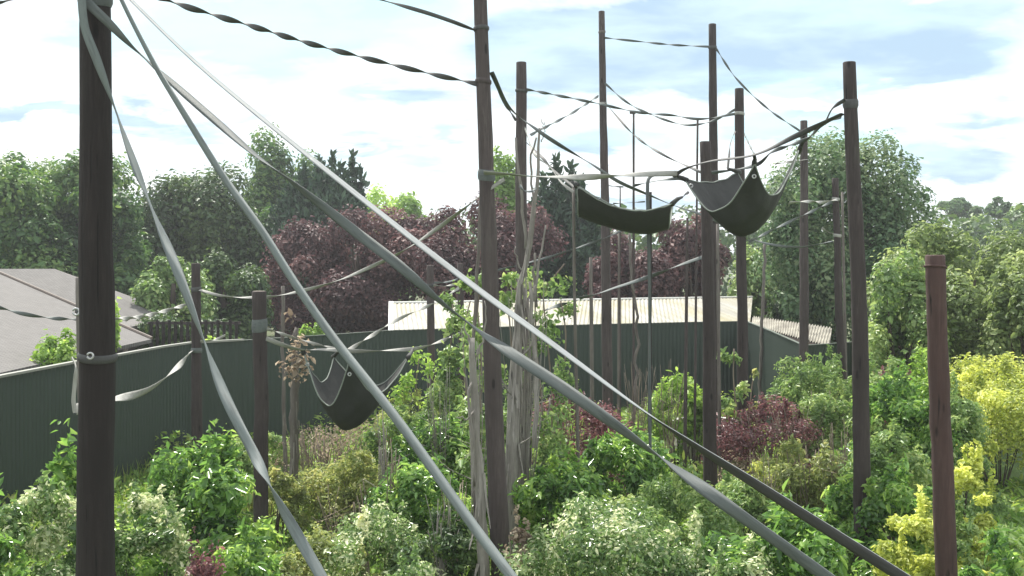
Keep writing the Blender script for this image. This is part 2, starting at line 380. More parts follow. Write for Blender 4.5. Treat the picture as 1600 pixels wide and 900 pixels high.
def stems(base, r, h, n, rad=.02, top=.7, curve=.25):
    parts = []
    for i in range(n):
        a = RNG.uniform(0, 6.28); q = math.sqrt(RNG.random()) * r
        p0 = base + np.array([math.cos(a), math.sin(a), 0]) * q * .2 - [0, 0, .05]
        p2 = base + np.array([math.cos(a) * q, math.sin(a) * q, h * RNG.uniform(top, 1)])
        p1 = (p0 + p2) / 2 + RNG.normal(0, curve * r * .4, 3)
        pts = catmull([p0, p1, p2], 6); parts.append(tube(pts, np.linspace(rad, rad * .35, 6), 5))
    return merge(parts)
def shrub(name, label, kind, px, ytop, hw, D, n=3000, leaf=.10, aspect=.42, nl=16, group=None, stem='bark', spiky=0, nst=12, upd=.3, depth=None, zc=None):
    top = P(px, ytop, D); leaf *= .82; n = int(n * 1.35); rx = hw / F * D * 1.12; h = top[2] * 1.03; n = int(n * 1.3); ry = depth or min(rx, 1.5)
    base = np.array([top[0], D, 0.])
    root = empty(name, base, label, 'shrub', group)
    L = []
    for i in range(nl + 8):
        q = RNG.uniform(-1, 1); e = RNG.uniform(-1, 1); hh = h * (1 - .34 * abs(q) ** 1.6) * RNG.uniform(.30, .88) if i % 3 else h * (1 - .3 * abs(q) ** 2) * RNG.uniform(.76, .9)
        lr = rx * RNG.uniform(.24, .46); L.append(((top[0] + q * rx * 1.02, D + e * ry, hh), (lr, min(lr, ry), min(lr * RNG.uniform(.6, 1.0), h * .3)), lr * lr))
    for i in range(7):
        q = RNG.uniform(-1, 1); L.append(((top[0] + q * rx * .9, D + RNG.uniform(-.6, .6) * ry, h * (1 - .25 * q * q) * RNG.uniform(.86, .97)), (rx * .09, rx * .09, h * .09), .035 * rx * rx))
    pos, nr, ti = crown_points(L, n, .3, .03, upd)
    if spiky:
        k = len(pos); pos = pos + np.array([0, 0, 1.]) * (RNG.random(k) ** 6)[:, None] * spiky
    V, Fc, tt = leaf_mesh(pos, nr, leaf, aspect, .25, ti, axis=norm(nr) * .3 + np.array([0, 0, .35]))
    mk('foliage', V, Fc, kind, parent=root, tint=tt)
    sv, sf = stems(base, rx * .8, h * (.93 if stem == 'twig' else .66), nst, .018)
    mk('stems', sv, sf, stem, parent=root, smooth=True)
    return root
def tree(name, label, kind, px, ytop, hw, D, n=9000, leaf=.28, ybot=None, nl=26, group=None, lobe=.32, aspect=.6, fill=.22, trunk_r=.28, extra=None, cat='tree', depth=1.0, hz=None, seed=None):
    top = P(px, ytop, D); rx = hw / F * D; h = top[2]
    if D > 38 and leaf > .17: leaf *= .74; n = int(n * 1.75)
    zb = P(px, ybot, D)[2] if ybot else max(.6, h * .12); zb = max(zb, .3); rz = (h - zb) / 2
    base = np.array([top[0], D, 0.]); root = empty(name, base, label, cat, group)
    c = np.array([top[0], D, (h + zb) / 2])
    L = lobes(c, (rx, rx * depth, rz), nl, lobe, .45, seed=seed)
    if extra:
        for (qx, qy, qr) in extra:
            e = P(qx, qy, D); rr = qr / F * D; L.append((e, (rr, rr, rr), rr * rr))
    pos, nr, ti = crown_points(L, n, fill, .1, .45, .3)
    V, Fc, tt = leaf_mesh(pos, nr, leaf, aspect, .2, ti)
    mk('crown', V, Fc, kind, parent=root, tint=tt)
    parts = [tube(catmull([base - [0, 0, .1], base + [0, 0, h * .3], base + [RNG.normal(0, .2), 0, h * .75]], 8), np.linspace(trunk_r, trunk_r * .3, 8), 8)]
    for i in range(9):
        b0 = base + [0, 0, h * RNG.uniform(.2, .6)]; e = L[i % len(L)][0]
        parts.append(tube(catmull([b0, (b0 + e) / 2 + [0, 0, -.1 * h * .3], e], 6), np.linspace(trunk_r * .4, trunk_r * .08, 6), 5))
    tv, tf = merge(parts); mk('trunk', tv, tf, 'bark', parent=root, smooth=True)
    return root
def spire_tree(name, label, kind, spires, D, n, leaf, group=None, low=1.0):
    """conifer of several upright spires; spires: (px, ytop, half width px)"""
    cx = np.mean([s[0] for s in spires]); base = P(cx, 400, D) * [1, 1, 0]
    root = empty(name, base, label, 'tree', group); pos = []; nr = []; dr = []; ti = []; parts = []
    W_ = sum(s[2] * (600 - s[1]) for s in spires)
    for (px, yt, hw) in spires:
        t = P(px, yt, D); rx = hw / F * D; k = int(n * hw * (600 - yt) / W_); yo = RNG.uniform(-1, 1)
        u = RNG.random(k) ** .62; a = RNG.uniform(0, 6.28, k); zz = t[2] - u * (t[2] - low)
        # boughs: radius wobbles with height and angle so that the outline is ragged
        wob = 1 + .30 * np.sin(a * 3 + zz * 2.3) + .22 * np.sin(zz * 6.1 + a * 2 + yo)
        prof = np.where(u < .3, (u / .3) ** .85 * .8, .8 + .2 * np.minimum(1, (u - .3) * 3)); r = rx * prof * wob * RNG.uniform(.55, 1.05, k)
        d = np.stack([np.cos(a), np.sin(a), np.zeros(k)], 1)
        pos.append(np.stack([t[0] + r * d[:, 0], D + yo + r * d[:, 1], zz], 1)); nr.append(d * .8 + RNG.normal(0, .5, (k, 3)) + [0, 0, .3]); dr.append(d * .6 + [0, 0, .8] + RNG.normal(0, .3, (k, 3)))
        ti.append(np.clip(RNG.normal(.4, .25, k), 0, 1)); parts.append(tube([(t[0], D + yo, -.1), (t[0], D + yo, t[2] * .9)], [.16, .04], 6))
    V, Fc, tt = leaf_mesh(np.concatenate(pos), np.concatenate(nr), leaf, .4, .1, np.concatenate(ti), dirn=np.concatenate(dr))
    mk('crown', V, Fc, kind, parent=root, tint=tt)
    v, f = merge(parts); mk('trunk', v, f, 'bark', parent=root, smooth=True); return root

# ------------------------------------------------------------------ SETTING: ground
gx = np.concatenate([np.linspace(-900, -30, 8), np.linspace(-24, 24, 49), np.linspace(30, 900, 8)])
gy = np.concatenate([np.linspace(-60, 2, 5), np.linspace(4, 45, 42), np.linspace(60, 2500, 14)])
XX, YY = np.meshgrid(gx, gy); inn = (np.abs(XX) < 24) & (YY < 45)
ZZ = np.where(inn, .06 * np.sin(XX * 1.3) * np.cos(YY * .9) + .03 * np.sin(XX * 3.1 + YY * 2), 0) - .05
gv = np.stack([XX, YY, ZZ], -1).reshape(-1, 3); nx = len(gx)
gf = [(j * nx + i, j * nx + i + 1, (j + 1) * nx + i + 1, (j + 1) * nx + i) for j in range(len(gy) - 1) for i in range(nx - 1)]
g = mk('ground', gv, gf, 'ground', loc=(0, 0, 0), smooth=True); g['kind'] = 'structure'

# ------------------------------------------------------------------ fence of profiled steel round the enclosure
FH = 2.8
fpx = [(-260, 652), (0, 590), (115, 568), (180, 557), (250, 544), (298, 537), (380, 532.5), (540, 522), (610, 517), (800, 511), (950, 507), (1080, 504), (1165, 502.5)]
fpts = []
for x, y in fpx:
    D = (EYE - FH) * F / (y - 400); fpts.append((P(x, y, D)[0], D))
fr = [(7.90, 36.9), (7.55, 31.5), (7.15, 26.6), (8.6, 27.6), (13.0, 33.0), (22.0, 40.0)]
def fence_run(pts, name, label, capmat, capw, caph):
    pts = [np.array(p) for p in pts]
    root = empty(name, (pts[0][0], pts[0][1], 0), label, 'fence', 'green steel fence around the enclosure')
    V = []; ds = 0
    for a, b in zip(pts[:-1], pts[1:]):
        L = np.linalg.norm(b - a); d = (b - a) / L; nn = np.array([d[1], -d[0]]); k = max(2, int(L / .035))
        for i in range(k):
            s = i / k * L; ph = ((ds + s) / .14) % 1
            off = .0 if ph < .38 else (.022 * (ph - .38) / .12 if ph < .5 else (.022 if ph < .88 else .022 * (1 - ph) / .12))
            V.append(a + d * s + nn * off)
        ds += L
    V.append(pts[-1]); V = np.array(V); k = len(V)
    lo = np.c_[V, np.full(k, -.1)]; hi = np.c_[V, np.full(k, FH)]
    i = np.arange(k - 1)[:, None]; Fc = i + [0, 1, k + 1, k]
    mk('cladding_panel', np.concatenate([lo, hi]), Fc, 'cladding', parent=root)
    parts = []; posts = []
    for a, b in zip(pts[:-1], pts[1:]):
        L = np.linalg.norm(b - a); d = (b - a) / L; nn = np.array([d[1], -d[0]])
        q = [a - nn * capw / 2, b - nn * capw / 2, b + nn * (capw / 2 + .02), a + nn * (capw / 2 + .02)]
        v = np.array([[*x, FH + .003] for x in q] + [[*x, FH + caph] for x in q])
        parts.append((v, [(0, 3, 2, 1), (4, 5, 6, 7), (0, 1, 5, 4), (1, 2, 6, 5), (2, 3, 7, 6), (3, 0, 4, 7)]))
        for t_ in np.arange(.3, L, 2.4):
            c = a + d * t_ - nn * .07; bx = box(c[0] - .05, c[0] + .05, c[1] - .05, c[1] + .05, -.1, FH - .01); posts.append(bx)
    v, f = merge(parts); mk('top_rail', v, f, capmat, parent=root)
    for v, f in posts: mk('fence_post', v, f, 'cladding', parent=root)
    return root
M['cap_dark'] = plain('dark_fence_cap', (.10, .12, .10), .6)
fence_run(fpts[:7], 'steel_fence', 'dark green ribbed steel fence with pale grey capping at the left, below the tiled roofs', 'cap', .10, .05)
fence_run(fpts[6:], 'steel_fence', 'dark green ribbed steel fence running across the middle under the long cream roof', 'cap_dark', .05, .025)
fence_run(fr, 'steel_fence', 'dark green ribbed steel fence sloping away to the right, under the weathered grey roof', 'cap_dark', .05, .025)

# ------------------------------------------------------------------ long cream corrugated roof building
def corrugated(name, e0, e1, r0, r1, pitch, amp, mat, parent):
    e0, e1, r0, r1 = map(np.array, (e0, e1, r0, r1)); L = np.linalg.norm(e1 - e0); k = int(L / pitch * 6); m_ = 8
    nrm = norm(np.cross(e1 - e0, r0 - e0)); nrm = nrm if nrm[2] > 0 else -nrm
    u = np.linspace(0, 1, k)[:, None, None]; v = np.linspace(0, 1, m_)[None, :, None]
    # ribs run square to the eave, so every rib meets the eave line parameter u + shift
    E = e0 + (e1 - e0) * u; Rr = r0 + (r1 - r0) * u; S = E * (1 - v) + Rr * v
    d = (e1 - e0) / L; s = ((S - e0) @ d)
    S = S + nrm * (amp * np.sin(s / pitch * 2 * np.pi))[..., None]
    uv = np.stack([s / L, np.broadcast_to(v[..., 0], s.shape)], -1).reshape(-1, 2)
    idx = np.arange(k * m_).reshape(k, m_); Fc = np.stack([idx[:-1, :-1], idx[1:, :-1], idx[1:, 1:], idx[:-1, 1:]], -1).reshape(-1, 4)
    return mk(name, S.reshape(-1, 3), Fc, mat, parent=parent, uv=uv, smooth=False)
eL = P(613, 521, 32.6); eR = P(1172, 505, 37.2); rL = P(613, 473, 37.0); rR = P(1176, 464, 42.0)
shed = empty('long_shed', (eL[0], eL[1], 0), 'long low shed with cream corrugated roof, behind the middle of the green fence', 'shed')
corrugated('roof', eL, eR, rL, rR, .152, .022, 'sheet', shed)
back0 = P(613, 560, 41.5); back1 = P(1176, 560, 46.5); back0[2] = 2.9; back1[2] = 2.9
corrugated('roof', rL + [0, .02, .0], rR + [0, .02, 0], back0, back1, .152, .022, 'sheet', shed)
def slab(pts, th, name, mat, parent):
    pts = [np.array(p, float) for p in pts]; n = len(pts); V = np.array(pts + [p - [0, 0, th] for p in pts])
    Fc = [tuple(range(n)), tuple(range(2 * n - 1, n - 1, -1))] + [(i, i + n, (i + 1) % n + n, (i + 1) % n) for i in range(n)]
    return mk(name, V, Fc, mat, parent=parent)
rd = norm(rR - rL); slab([rL + [0, -.12, .035], rR + [0, -.12, .035], rR + [0, .12, .035], rL + [0, .12, .035]], .05, 'ridge_cap', 'gutter', shed)
vd = norm(rL - eL)
slab([eL + [-.12, 0, .05], eL + [.03, 0, .05], rL + [.03, 0, .05], rL + [-.12, 0, .05]], .12, 'verge_board', 'gutter', shed)
wv = [np.array([q[0], q[1], z]) for z in (-.1, 2.45) for q in (eL + [.3, .5, 0], eR + [-.3, .5, 0], back1 + [-.3, -.5, 0], back0 + [.3, -.5, 0])]
mk('wall', wv, [(0, 1, 5, 4), (1, 2, 6, 5), (2, 3, 7, 6), (3, 0, 4, 7)], 'wall', parent=shed)
# older roof to the right
l0 = P(1174, 508, 36.0); l1 = P(1296, 541, 30.5); u1 = P(1300, 512, 34.5); u0 = P(1176, 494, 39.5)
old = empty('lean_to_shed', (l0[0] + .4, l0[1], 0), 'low shed with weathered grey corrugated roof, right of the long cream roof', 'shed')
corrugated('roof', l0, l1, u0, u1, .17, .028, 'sheet_old', old)
wv = [np.array([q[0], q[1], z]) for z in (-.1, 2.5) for q in (l0 + [.3, .3, 0], l1 + [.1, .3, 0], u1 + [-.1, -.2, 0], u0 + [.1, -.2, 0])]
mk('wall', wv, [(0, 1, 5, 4), (1, 2, 6, 5), (2, 3, 7, 6), (3, 0, 4, 7)], 'wall', parent=old)
slab([l0 + [0, -.05, -.04], l1 + [0, -.05, -.04], l1 + [0, .02, -.04], l0 + [0, .02, -.04]], .14, 'fascia', 'fascia', old)

# ------------------------------------------------------------------ house with grey hipped roofs at the left
Ap = P(-15, 421, 36.0); eaR = P(237, 530, 31.4); eaL = P(-420, 676, 14.8); eaL[2] = eaR[2]; apL = Ap + (eaL - eaR) * .78; apL[2] = Ap[2]
house = empty('house', (Ap[0], Ap[1], 0), 'low house with grey hipped felt roof, behind the fence at the left', 'house')
slab([eaL, eaR, Ap, apL], .10, 'roof', 'roof', house)
Re = P(85, 420, 43); E2 = P(266, 500, 40.6); E1 = P(188, 513, 35.5)
wing = empty('house', (Re[0], Re[1], 0), 'rear grey roofed wing with overhanging eave, behind the hipped roof at the left', 'house')
Ap2 = P(-120, 421, 40); E0 = P(-60, 480, 38)
slab([Ap2 + [0, 0, .02], E0, E1, E2, Re], .09, 'roof', 'roof', wing)
Bk = Re + [3, 5, -1.9]; slab([Re, E2, Bk], .09, 'roof', 'roof', wing)
wv = [np.array([q[0], q[1], z]) for z in (-.1, 2.45) for q in (E0 + [0, .8, 0], E1 + [-.5, .6, 0], E2 + [-.9, 0, 0], Bk + [-1, 0, 0], Ap2 + [0, 4, 0])]
mk('wall', wv, [(i, (i + 1) % 5, (i + 1) % 5 + 5, i + 5) for i in range(5)], 'wall', parent=wing)
for q in (E1 + [.0, .5, 0], E2 + [-.35, -.4, 0]): mk('eave_post', *box(q[0] - .06, q[0] + .06, q[1] - .06, q[1] + .06, -.1, 2.5), 'fascia', parent=wing)
ih = (eaR - eaL); ih = ih / np.linalg.norm(ih); pr = np.array([-ih[1], ih[0], 0])
w0 = eaL + pr * .6 + ih * .5; w1 = eaR + pr * .6 - ih * 1.2; w2 = w1 + pr * 7; w3 = w0 + pr * 7
wv = [np.array([q[0], q[1], z]) for z in (-.1, 2.42) for q in (w0, w1, w2, w3)]
mk('wall', wv, [(0, 1, 5, 4), (1, 2, 6, 5), (2, 3, 7, 6), (3, 0, 4, 7)], 'wall', parent=house)
backL = apL + pr * 5.5; backR = Ap + pr * 4.5 + ih * 2; backL[2] = backR[2] = 2.6
slab([apL + [0, 0, -.01], Ap + [0, 0, -.01], backR, backL], .08, 'roof', 'roof', house)
for a, b in ((eaR, Ap),):
    v, f = tube([a + [0, 0, .03], b + [0, 0, .03]], .05, 6); mk('hip_ridge', v, f, 'fascia', parent=house)
# low paling fence near the eave
pf = empty('paling_fence', P(236, 480, 36.5) * [1, 1, 0], 'brown slatted paling fence behind the green fence, right of the house eave', 'fence')
for i in range(15):
    q = P(236 + i * 9.5, 400, 36.5); mk('paling', *box(q[0] - .05, q[0] + .05, 36.5, 36.53, 0, 2.80 + .05 * (i % 2)), 'wood_dark', parent=pf)
for z in (1.2, 2.7): mk('rail', *box(P(230, 400, 36.5)[0], P(375, 400, 36.5)[0], 36.54, 36.60, z, z + .09), 'wood_brown', parent=pf)

# ------------------------------------------------------------------ trees behind the fence
TG = 'trees beyond the fence'
tree('broadleaf_tree', 'large rounded green tree behind the grey house roof, at the left edge', 'oak', 85, 244, 150, 52, 26000, .30, nl=46, lobe=.30, group=TG, extra=[(20, 270, 28), (120, 268, 24), (190, 330, 30), (205, 400, 28)])
tree('broadleaf_tree', 'dark green lumpy oak between the left pole and the middle trees', 'dark_oak', 312, 276, 100, 60, 20000, .30, nl=34, lobe=.34, group=TG, fill=.1, extra=[(262, 330, 26), (370, 345, 30), (255, 385, 30)])
tree('broadleaf_tree', 'tall mid green tree left of the dark conifer spires', 'oak', 436, 238, 62, 68, 16000, .30, nl=32, lobe=.36, group=TG, extra=[(420, 300, 26), (460, 350, 40), (405, 340, 26)])
spire_tree('conifer_tree', 'dark conifer with ragged spiky tops behind the copper trees, left of centre', 'cypress',
           [(476, 258, 20), (498, 242, 24), (516, 240, 20), (534, 258, 28), (549, 238, 12), (562, 258, 14), (540, 285, 46), (500, 280, 52), (455, 290, 40), (520, 270, 40)], 60, 42000, .34, TG)
tree('broadleaf_tree', 'pale light green treetop right of the dark spiky conifer', 'lime_green', 605, 286, 52, 78, 5500, .34, nl=18, lobe=.34, group=TG, fill=.05, extra=[(640, 325, 16), (650, 345, 14)])
tree('broadleaf_tree', 'mid green bushy tree behind the short pole, above the left fence', 'hazel', 268, 390, 62, 42, 11000, .20, nl=24, group=TG)
tree('broadleaf_tree', 'dull dark green bushy tree left of the copper beeches, low above the fence', 'dark_oak', 352, 386, 66, 44, 12000, .20, nl=24, group=TG, extra=[(395, 455, 24)])
tree('copper_beech', 'largest dark purple leaved tree, left of the tall leaning pole', 'copper', 560, 342, 120, 50, 38000, .17, nl=44, lobe=.27, group='purple leaved trees', fill=.2, extra=[(450, 395, 32), (435, 440, 30), (470, 370, 26), (640, 365, 26), (665, 370, 30), (440, 480, 30)])
tree('copper_beech', 'dark purple leaved tree directly behind the tall leaning pole', 'copper', 740, 322, 100, 48, 30000, .165, nl=36, lobe=.28, group='purple leaved trees', extra=[(700, 350, 26), (830, 350, 30), (855, 380, 28)])
tree('copper_beech', 'purple leaved tree below the long sagging hammock', 'copper', 985, 372, 62, 46, 15000, .16, nl=24, group='purple leaved trees')
tree('copper_beech', 'purple leaved tree below the large canvas hammock', 'copper', 1082, 350, 62, 47, 17000, .16, nl=26, group='purple leaved trees', extra=[(1050, 365, 20), (1125, 400, 16)])
spire_tree('conifer_tree', 'dark upright conifer behind the hammocks, right of the leaning pole', 'cypress',
           [(868, 246, 15), (850, 275, 18), (893, 256, 13), (905, 285, 24), (885, 290, 44), (925, 318, 34), (838, 310, 34)], 54, 34000, .30, TG)
tree('broadleaf_tree', 'yellowish green tree peeping out right of the tall leaning pole', 'lime_green', 795, 262, 34, 58, 4500, .28, nl=14, group=TG)
tree('birch_tree', 'large airy grey green tree behind the right hand poles', 'birch', 1310, 214, 128, 40, 25000, .19, nl=60, lobe=.22, group=TG, fill=.15, trunk_r=.22, extra=[(1240, 300, 46), (1290, 290, 58), (1345, 285, 60), (1228, 375, 42), (1390, 340, 55), (1300, 370, 60), (1270, 240, 30), (1375, 238, 30), (1410, 262, 24), (1435, 310, 22), (1215, 300, 22), (1440, 350, 30), (1400, 420, 60), (1330, 420, 60), (1230, 420, 50)])
tree('broadleaf_tree', 'bright green small tree right of the last purple tree, behind the roof end', 'hazel', 1195, 372, 55, 44, 9000, .2, nl=22, group=TG)
tree('broadleaf_tree', 'dark bushy tree above the weathered grey shed roof', 'dark_oak', 1262, 420, 60, 42, 9000, .19, nl=20, group=TG)
FG = 'far treetops at the right'
tree('far_tree', 'distant round treetop with sky showing through, right of the airy tree', 'birch', 1503, 308, 30, 120, 3200, .42, ybot=352, nl=14, group=FG, fill=.0, trunk_r=.3)
tree('far_tree', 'distant treetop on a thin trunk, left one of the far pair at the right edge', 'birch', 1561, 308, 19, 120, 1800, .42, ybot=340, nl=9, group=FG, fill=0, trunk_r=.3)
for k, (x, y, w, lb) in enumerate([(1470, 345, 55, 'distant low dark treetops beside the airy tree'), (1545, 346, 60, 'distant hazy green treetops under the two round far trees'),
                                   (1610, 325, 45, 'distant yellowish treetops cut by the right edge')]):
    tree('far_tree', lb, 'hazel' if k else 'dark_oak', x, y, w, 100 + 8 * k, 6000, .55, nl=20, group=FG)
tree('broadleaf_tree', 'large pale green bushy tree behind the short reddish pole', 'pale_bush', 1500, 352, 125, 29, 26000, .125, nl=54, lobe=.26, group=TG, trunk_r=.12, fill=.3, extra=[(1400, 420, 30), (1440, 375, 26), (1380, 470, 36), (1570, 420, 40)])
tree('broadleaf_tree', 'grey green bushy tree beside the tall right hand pole, under the airy tree', 'hazel', 1405, 425, 62, 27, 12000, .12, nl=30, group=TG, trunk_r=.1)
tree('broadleaf_tree', 'yellowish green tree cut by the right edge, above the golden shrub', 'pale_bush', 1610, 400, 60, 26, 9000, .12, nl=24, group=TG, trunk_r=.1)
tree('garden_shrub', 'yellow green leafy shrub against the grey house roof, above the left fence', 'lime_green', 82, 505, 36, 24.5, 4000, .10, nl=18, group='shrubs outside the fence', cat='shrub', trunk_r=.04)
tree('garden_shrub', 'yellow green shrub poking above the fence right of the thick left pole', 'lime_green', 186, 468, 18, 27, 1500, .10, nl=10, group='shrubs outside the fence', cat='shrub', trunk_r=.04)
tree('garden_shrub', 'bright lime shrub just above the fence in front of the purple tree', 'lime_green', 486, 497, 22, 33.5, 1600, .11, nl=10, group='shrubs outside the fence', cat='shrub', trunk_r=.04)
tree('garden_shrub', 'tiny lime shrub above the fence right of the short left pole', 'lime_green', 325, 512, 12, 31, 700, .10, nl=7, group='shrubs outside the fence', cat='shrub', trunk_r=.03)
tree('garden_shrub', 'dark low shrub above the fence at the foot of the bushy green tree', 'dark_oak', 300, 492, 75, 38, 5000, .15, nl=18, group='shrubs outside the fence', cat='shrub', trunk_r=.05)
tree('broadleaf_tree', 'broad dark crown filling the gap behind the half hidden pole and the first oak', 'dark_oak', 225, 330, 80, 66, 14000, .32, nl=28, group=TG)
tree('broadleaf_tree', 'dark green rounded crown low between the oak and the tall mid green tree', 'oak', 390, 335, 60, 62, 10000, .30, nl=22, group=TG)
tree('broadleaf_tree', 'green rounded crown rising behind the purple trees right of the leaning pole', 'dark_oak', 830, 305, 60, 60, 10000, .30, nl=22, group=TG)
# wood beyond, reads as one mass
wl = []
for x in np.arange(-140, 1800, 46):
    D = 92 + (x % 5) * 4; t = P(x, 352 + 20 * math.sin(x * .9), D); rr = 2.6
    for _ in range(4): wl.append((t + RNG.normal(0, 1.2, 3) * [2, 2, .4] - [0, 0, 2.2], (rr, rr, 2.4), 1))
    wl.append((t - [0, 0, 5.5], (3.6, 3, 3.5), 1.5))
pos, nr, ti = crown_points(wl, 26000, .2); V, Fc, tt = leaf_mesh(pos, nr, .6, .7, .2, ti)
wd = mk('distant_wood', V, Fc, 'dark_oak', loc=(0, 95, 0), tint=tt); tag(wd, 'dark band of distant woodland closing the view behind the trees', 'woodland', kind='stuff')

# ------------------------------------------------------------------ poles
POLES = {}
PG = 'upright timber climbing poles'
def pole(key, label, top, low, w0, w1, D, mat='wood_brown', bands=(), group=PG, name='timber_pole', endmat='wood_end', extra_top=0):
    a = P(*top, D); b = P(*low, D); dirv = (b - a) / (a[2] - b[2]); g0 = b + dirv * (b[2] + .3)   # down to 0.3 m under ground
    r0 = w0 / 2 / F * D; r1 = w1 / 2 / F * D; rg = r1 + (r1 - r0) * (b[2] + .3) / (a[2] - b[2]) * .6
    n = 26; t = np.linspace(0, 1, n)[:, None]; path = g0 * (1 - t) + a * t
    L = a[2] - g0[2]; wob = np.cumsum(RNG.normal(0, .0020 * math.sqrt(L), (n, 2)), 0); wob -= wob[-1] * t; path[:, :2] += wob * np.sin(np.pi * t)
    rad = rg + (r0 - rg) * t[:, 0]; rad = rad * (1 + RNG.normal(0, .018, n))
    path = np.vstack([path, a + [0, 0, r0 * .12]]); rad = np.append(rad, r0 * .86)
    sides = 18; V, Fc = tube(path, rad, sides, .008)
    mi = [0] * len(Fc); mi[-1] = 1
    for j in range(sides): mi[-3 - j] = 0
    base = np.array([g0[0] + dirv[0] * -.3, D, 0])
    o = mk(name, V, Fc, [mat, endmat], loc=base, smooth=True, mi=mi); tag(o, label, 'pole', group)
    def at(y):
        k = (y - top[1]) / (low[1] - top[1]); return a + (b - a) * k, (r0 + (r1 - r0) * k)
    for (y, hpx, bm) in bands:
        c, r = at(y); zs = path[::-1, 2]; c = np.array([np.interp(c[2], path[:, 2], path[:, 0]), np.interp(c[2], path[:, 2], path[:, 1]), c[2]]); r = float(np.interp(c[2], path[:, 2], rad)) * 1.02; hh = hpx / F * D / 2; n2 = 3
        tt_ = np.linspace(0, 1, 5); v = []
        for j, s in enumerate(tt_):
            z = c[2] - hh + 2 * hh * s; rr = (r + .012) if 0 < j < 4 else (r + .002)
            th = np.linspace(0, 2 * np.pi, 20, endpoint=False); tilt = .12 * r
            v.append(np.stack([c[0] + rr * np.cos(th), c[1] + rr * np.sin(th), z + tilt * np.cos(th + y)], 1))
        v = np.concatenate(v); f = [(i * 20 + j, i * 20 + (j + 1) % 20, (i + 1) * 20 + (j + 1) % 20, (i + 1) * 20 + j) for i in range(4) for j in range(20)]
        uvv = np.stack([np.tile(np.linspace(0, 4, 20), 5), np.repeat(tt_, 20)], 1)
        mk('strap_band', v, f, bm, parent=o, smooth=True, uv=uvv)
    POLES[key] = (o, at); return o
bolt_o = pole('L', 'thick dark brown timber pole nearest the viewer, at the left', (149, -90), (147, 900), 45, 60, 7.5, 'wood_dark', [(557, 13, 'hose_dark'), (-2, 24, 'hose')])
pole('Lb', 'greyish pole with a ring bolt, almost hidden behind the thick left pole', (127, 434), (130, 620), 17, 20, 15, 'wood_grey', [(487, 9, 'hose_dark')])
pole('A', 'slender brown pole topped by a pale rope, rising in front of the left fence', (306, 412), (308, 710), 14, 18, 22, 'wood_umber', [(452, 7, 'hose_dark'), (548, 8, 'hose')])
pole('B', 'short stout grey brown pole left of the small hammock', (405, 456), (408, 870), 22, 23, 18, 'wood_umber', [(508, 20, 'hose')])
pole('C', 'tall leaning brown pole in the middle that runs out of the top of the picture', (748.5, -60), (780, 800), 20, 32, 13, 'wood_brown', [(45, 7, 'hose_dark'), (128, 8, 'wood_brown'), (274, 17, 'hose')])
pole('D', 'brown pole with flat top and dead branches against it, right of the leaning pole', (814.5, 98), (819, 700), 16.5, 22, 19, 'wood_brown', [(142, 5, 'hose_dark')])
pole('E', 'tallest slim pole with two long ropes sweeping right from it, behind the long hammock', (940, 18), (950, 650), 9.5, 18, 26, 'wood_brown', [(50, 4, 'wood_grey'), (162, 5, 'hose_pale')])
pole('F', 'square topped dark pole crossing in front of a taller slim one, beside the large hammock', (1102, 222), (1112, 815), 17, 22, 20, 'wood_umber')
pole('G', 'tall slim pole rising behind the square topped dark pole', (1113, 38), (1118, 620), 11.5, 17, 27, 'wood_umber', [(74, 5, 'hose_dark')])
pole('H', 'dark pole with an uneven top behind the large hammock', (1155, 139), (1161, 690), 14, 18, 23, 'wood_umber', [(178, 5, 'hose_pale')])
pole('I', 'slim pole right of the large hammock, ending a diagonal rope', (1256, 189), (1257, 560), 11, 15.5, 26, 'wood_brown')
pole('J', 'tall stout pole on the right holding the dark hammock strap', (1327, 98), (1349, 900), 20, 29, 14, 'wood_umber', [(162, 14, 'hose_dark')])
pole('K', 'short reddish pole with a clean flat top, nearest at the right', (1461, 400), (1480, 900), 30.5, 34, 11, 'wood_red', [(417, 4, 'wood_red')])
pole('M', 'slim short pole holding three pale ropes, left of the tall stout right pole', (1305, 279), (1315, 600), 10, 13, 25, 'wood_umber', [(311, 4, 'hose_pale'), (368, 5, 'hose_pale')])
pole('N', 'slim grey brown pole in front of the left end of the cream roof', (672, 415), (674, 660), 11.5, 12.5, 25, 'wood_brown', [(445, 5, 'hose_dark')])
pole('O', 'thinner grey brown pole with a pale rope at its top, left of the leaning pole', (719, 412), (721, 690), 9, 12, 27, 'wood_brown', [(447, 5, 'hose_pale')])

# thin rods
def rod(label, pts, D, w, mat='wood_grey', group='thin upright rods and stakes', name='thin_rod', cat='rod', taper=.75, crook=0):
    pts = [P(x, y, D) for x, y in pts]
    low = pts[-1].copy(); d = pts[-1] - pts[-2]; d /= -d[2]; pts.append(low + d * (low[2] + .2)) if low[2] > .1 else None
    n = 14 + crook * 8; path = catmull(pts, n)
    if crook: path[1:-1] += RNG.normal(0, .012 * crook, (n - 2, 3)) * [1, 1, 0]
    r = w / 2 / F * D; V, Fc = tube(path, np.linspace(r * taper, r, n) * (1 + RNG.normal(0, .04, n)), 9)
    o = mk(name, V, Fc, mat, loc=path[-1] * [1, 1, 0], smooth=True); return tag(o, label, cat, group)
rod('thin upright rod right of the tallest slim pole, topped with a small crosspiece', [(990, 175), (990, 620)], 24, 4.5, 'wood_brown')
rod('thin upright rod just left of the tall slim pole, reaching the sagging rope', [(1090, 185), (1088, 400), (1086, 620)], 24, 4.5, 'wood_brown')
rod('thin upright rod left of the square topped pole, below the hammock strap', [(1074, 340), (1071, 620)], 22.5, 6, 'wood_brown')
rod('thin grey rod hanging below the left end of the long hammock', [(896, 290), (898, 480), (903, 700)], 17, 6, 'wood_grey')
rod('thin pale rod below the middle of the long hammock', [(967, 364), (966, 640)], 25, 4, 'wood_grey')
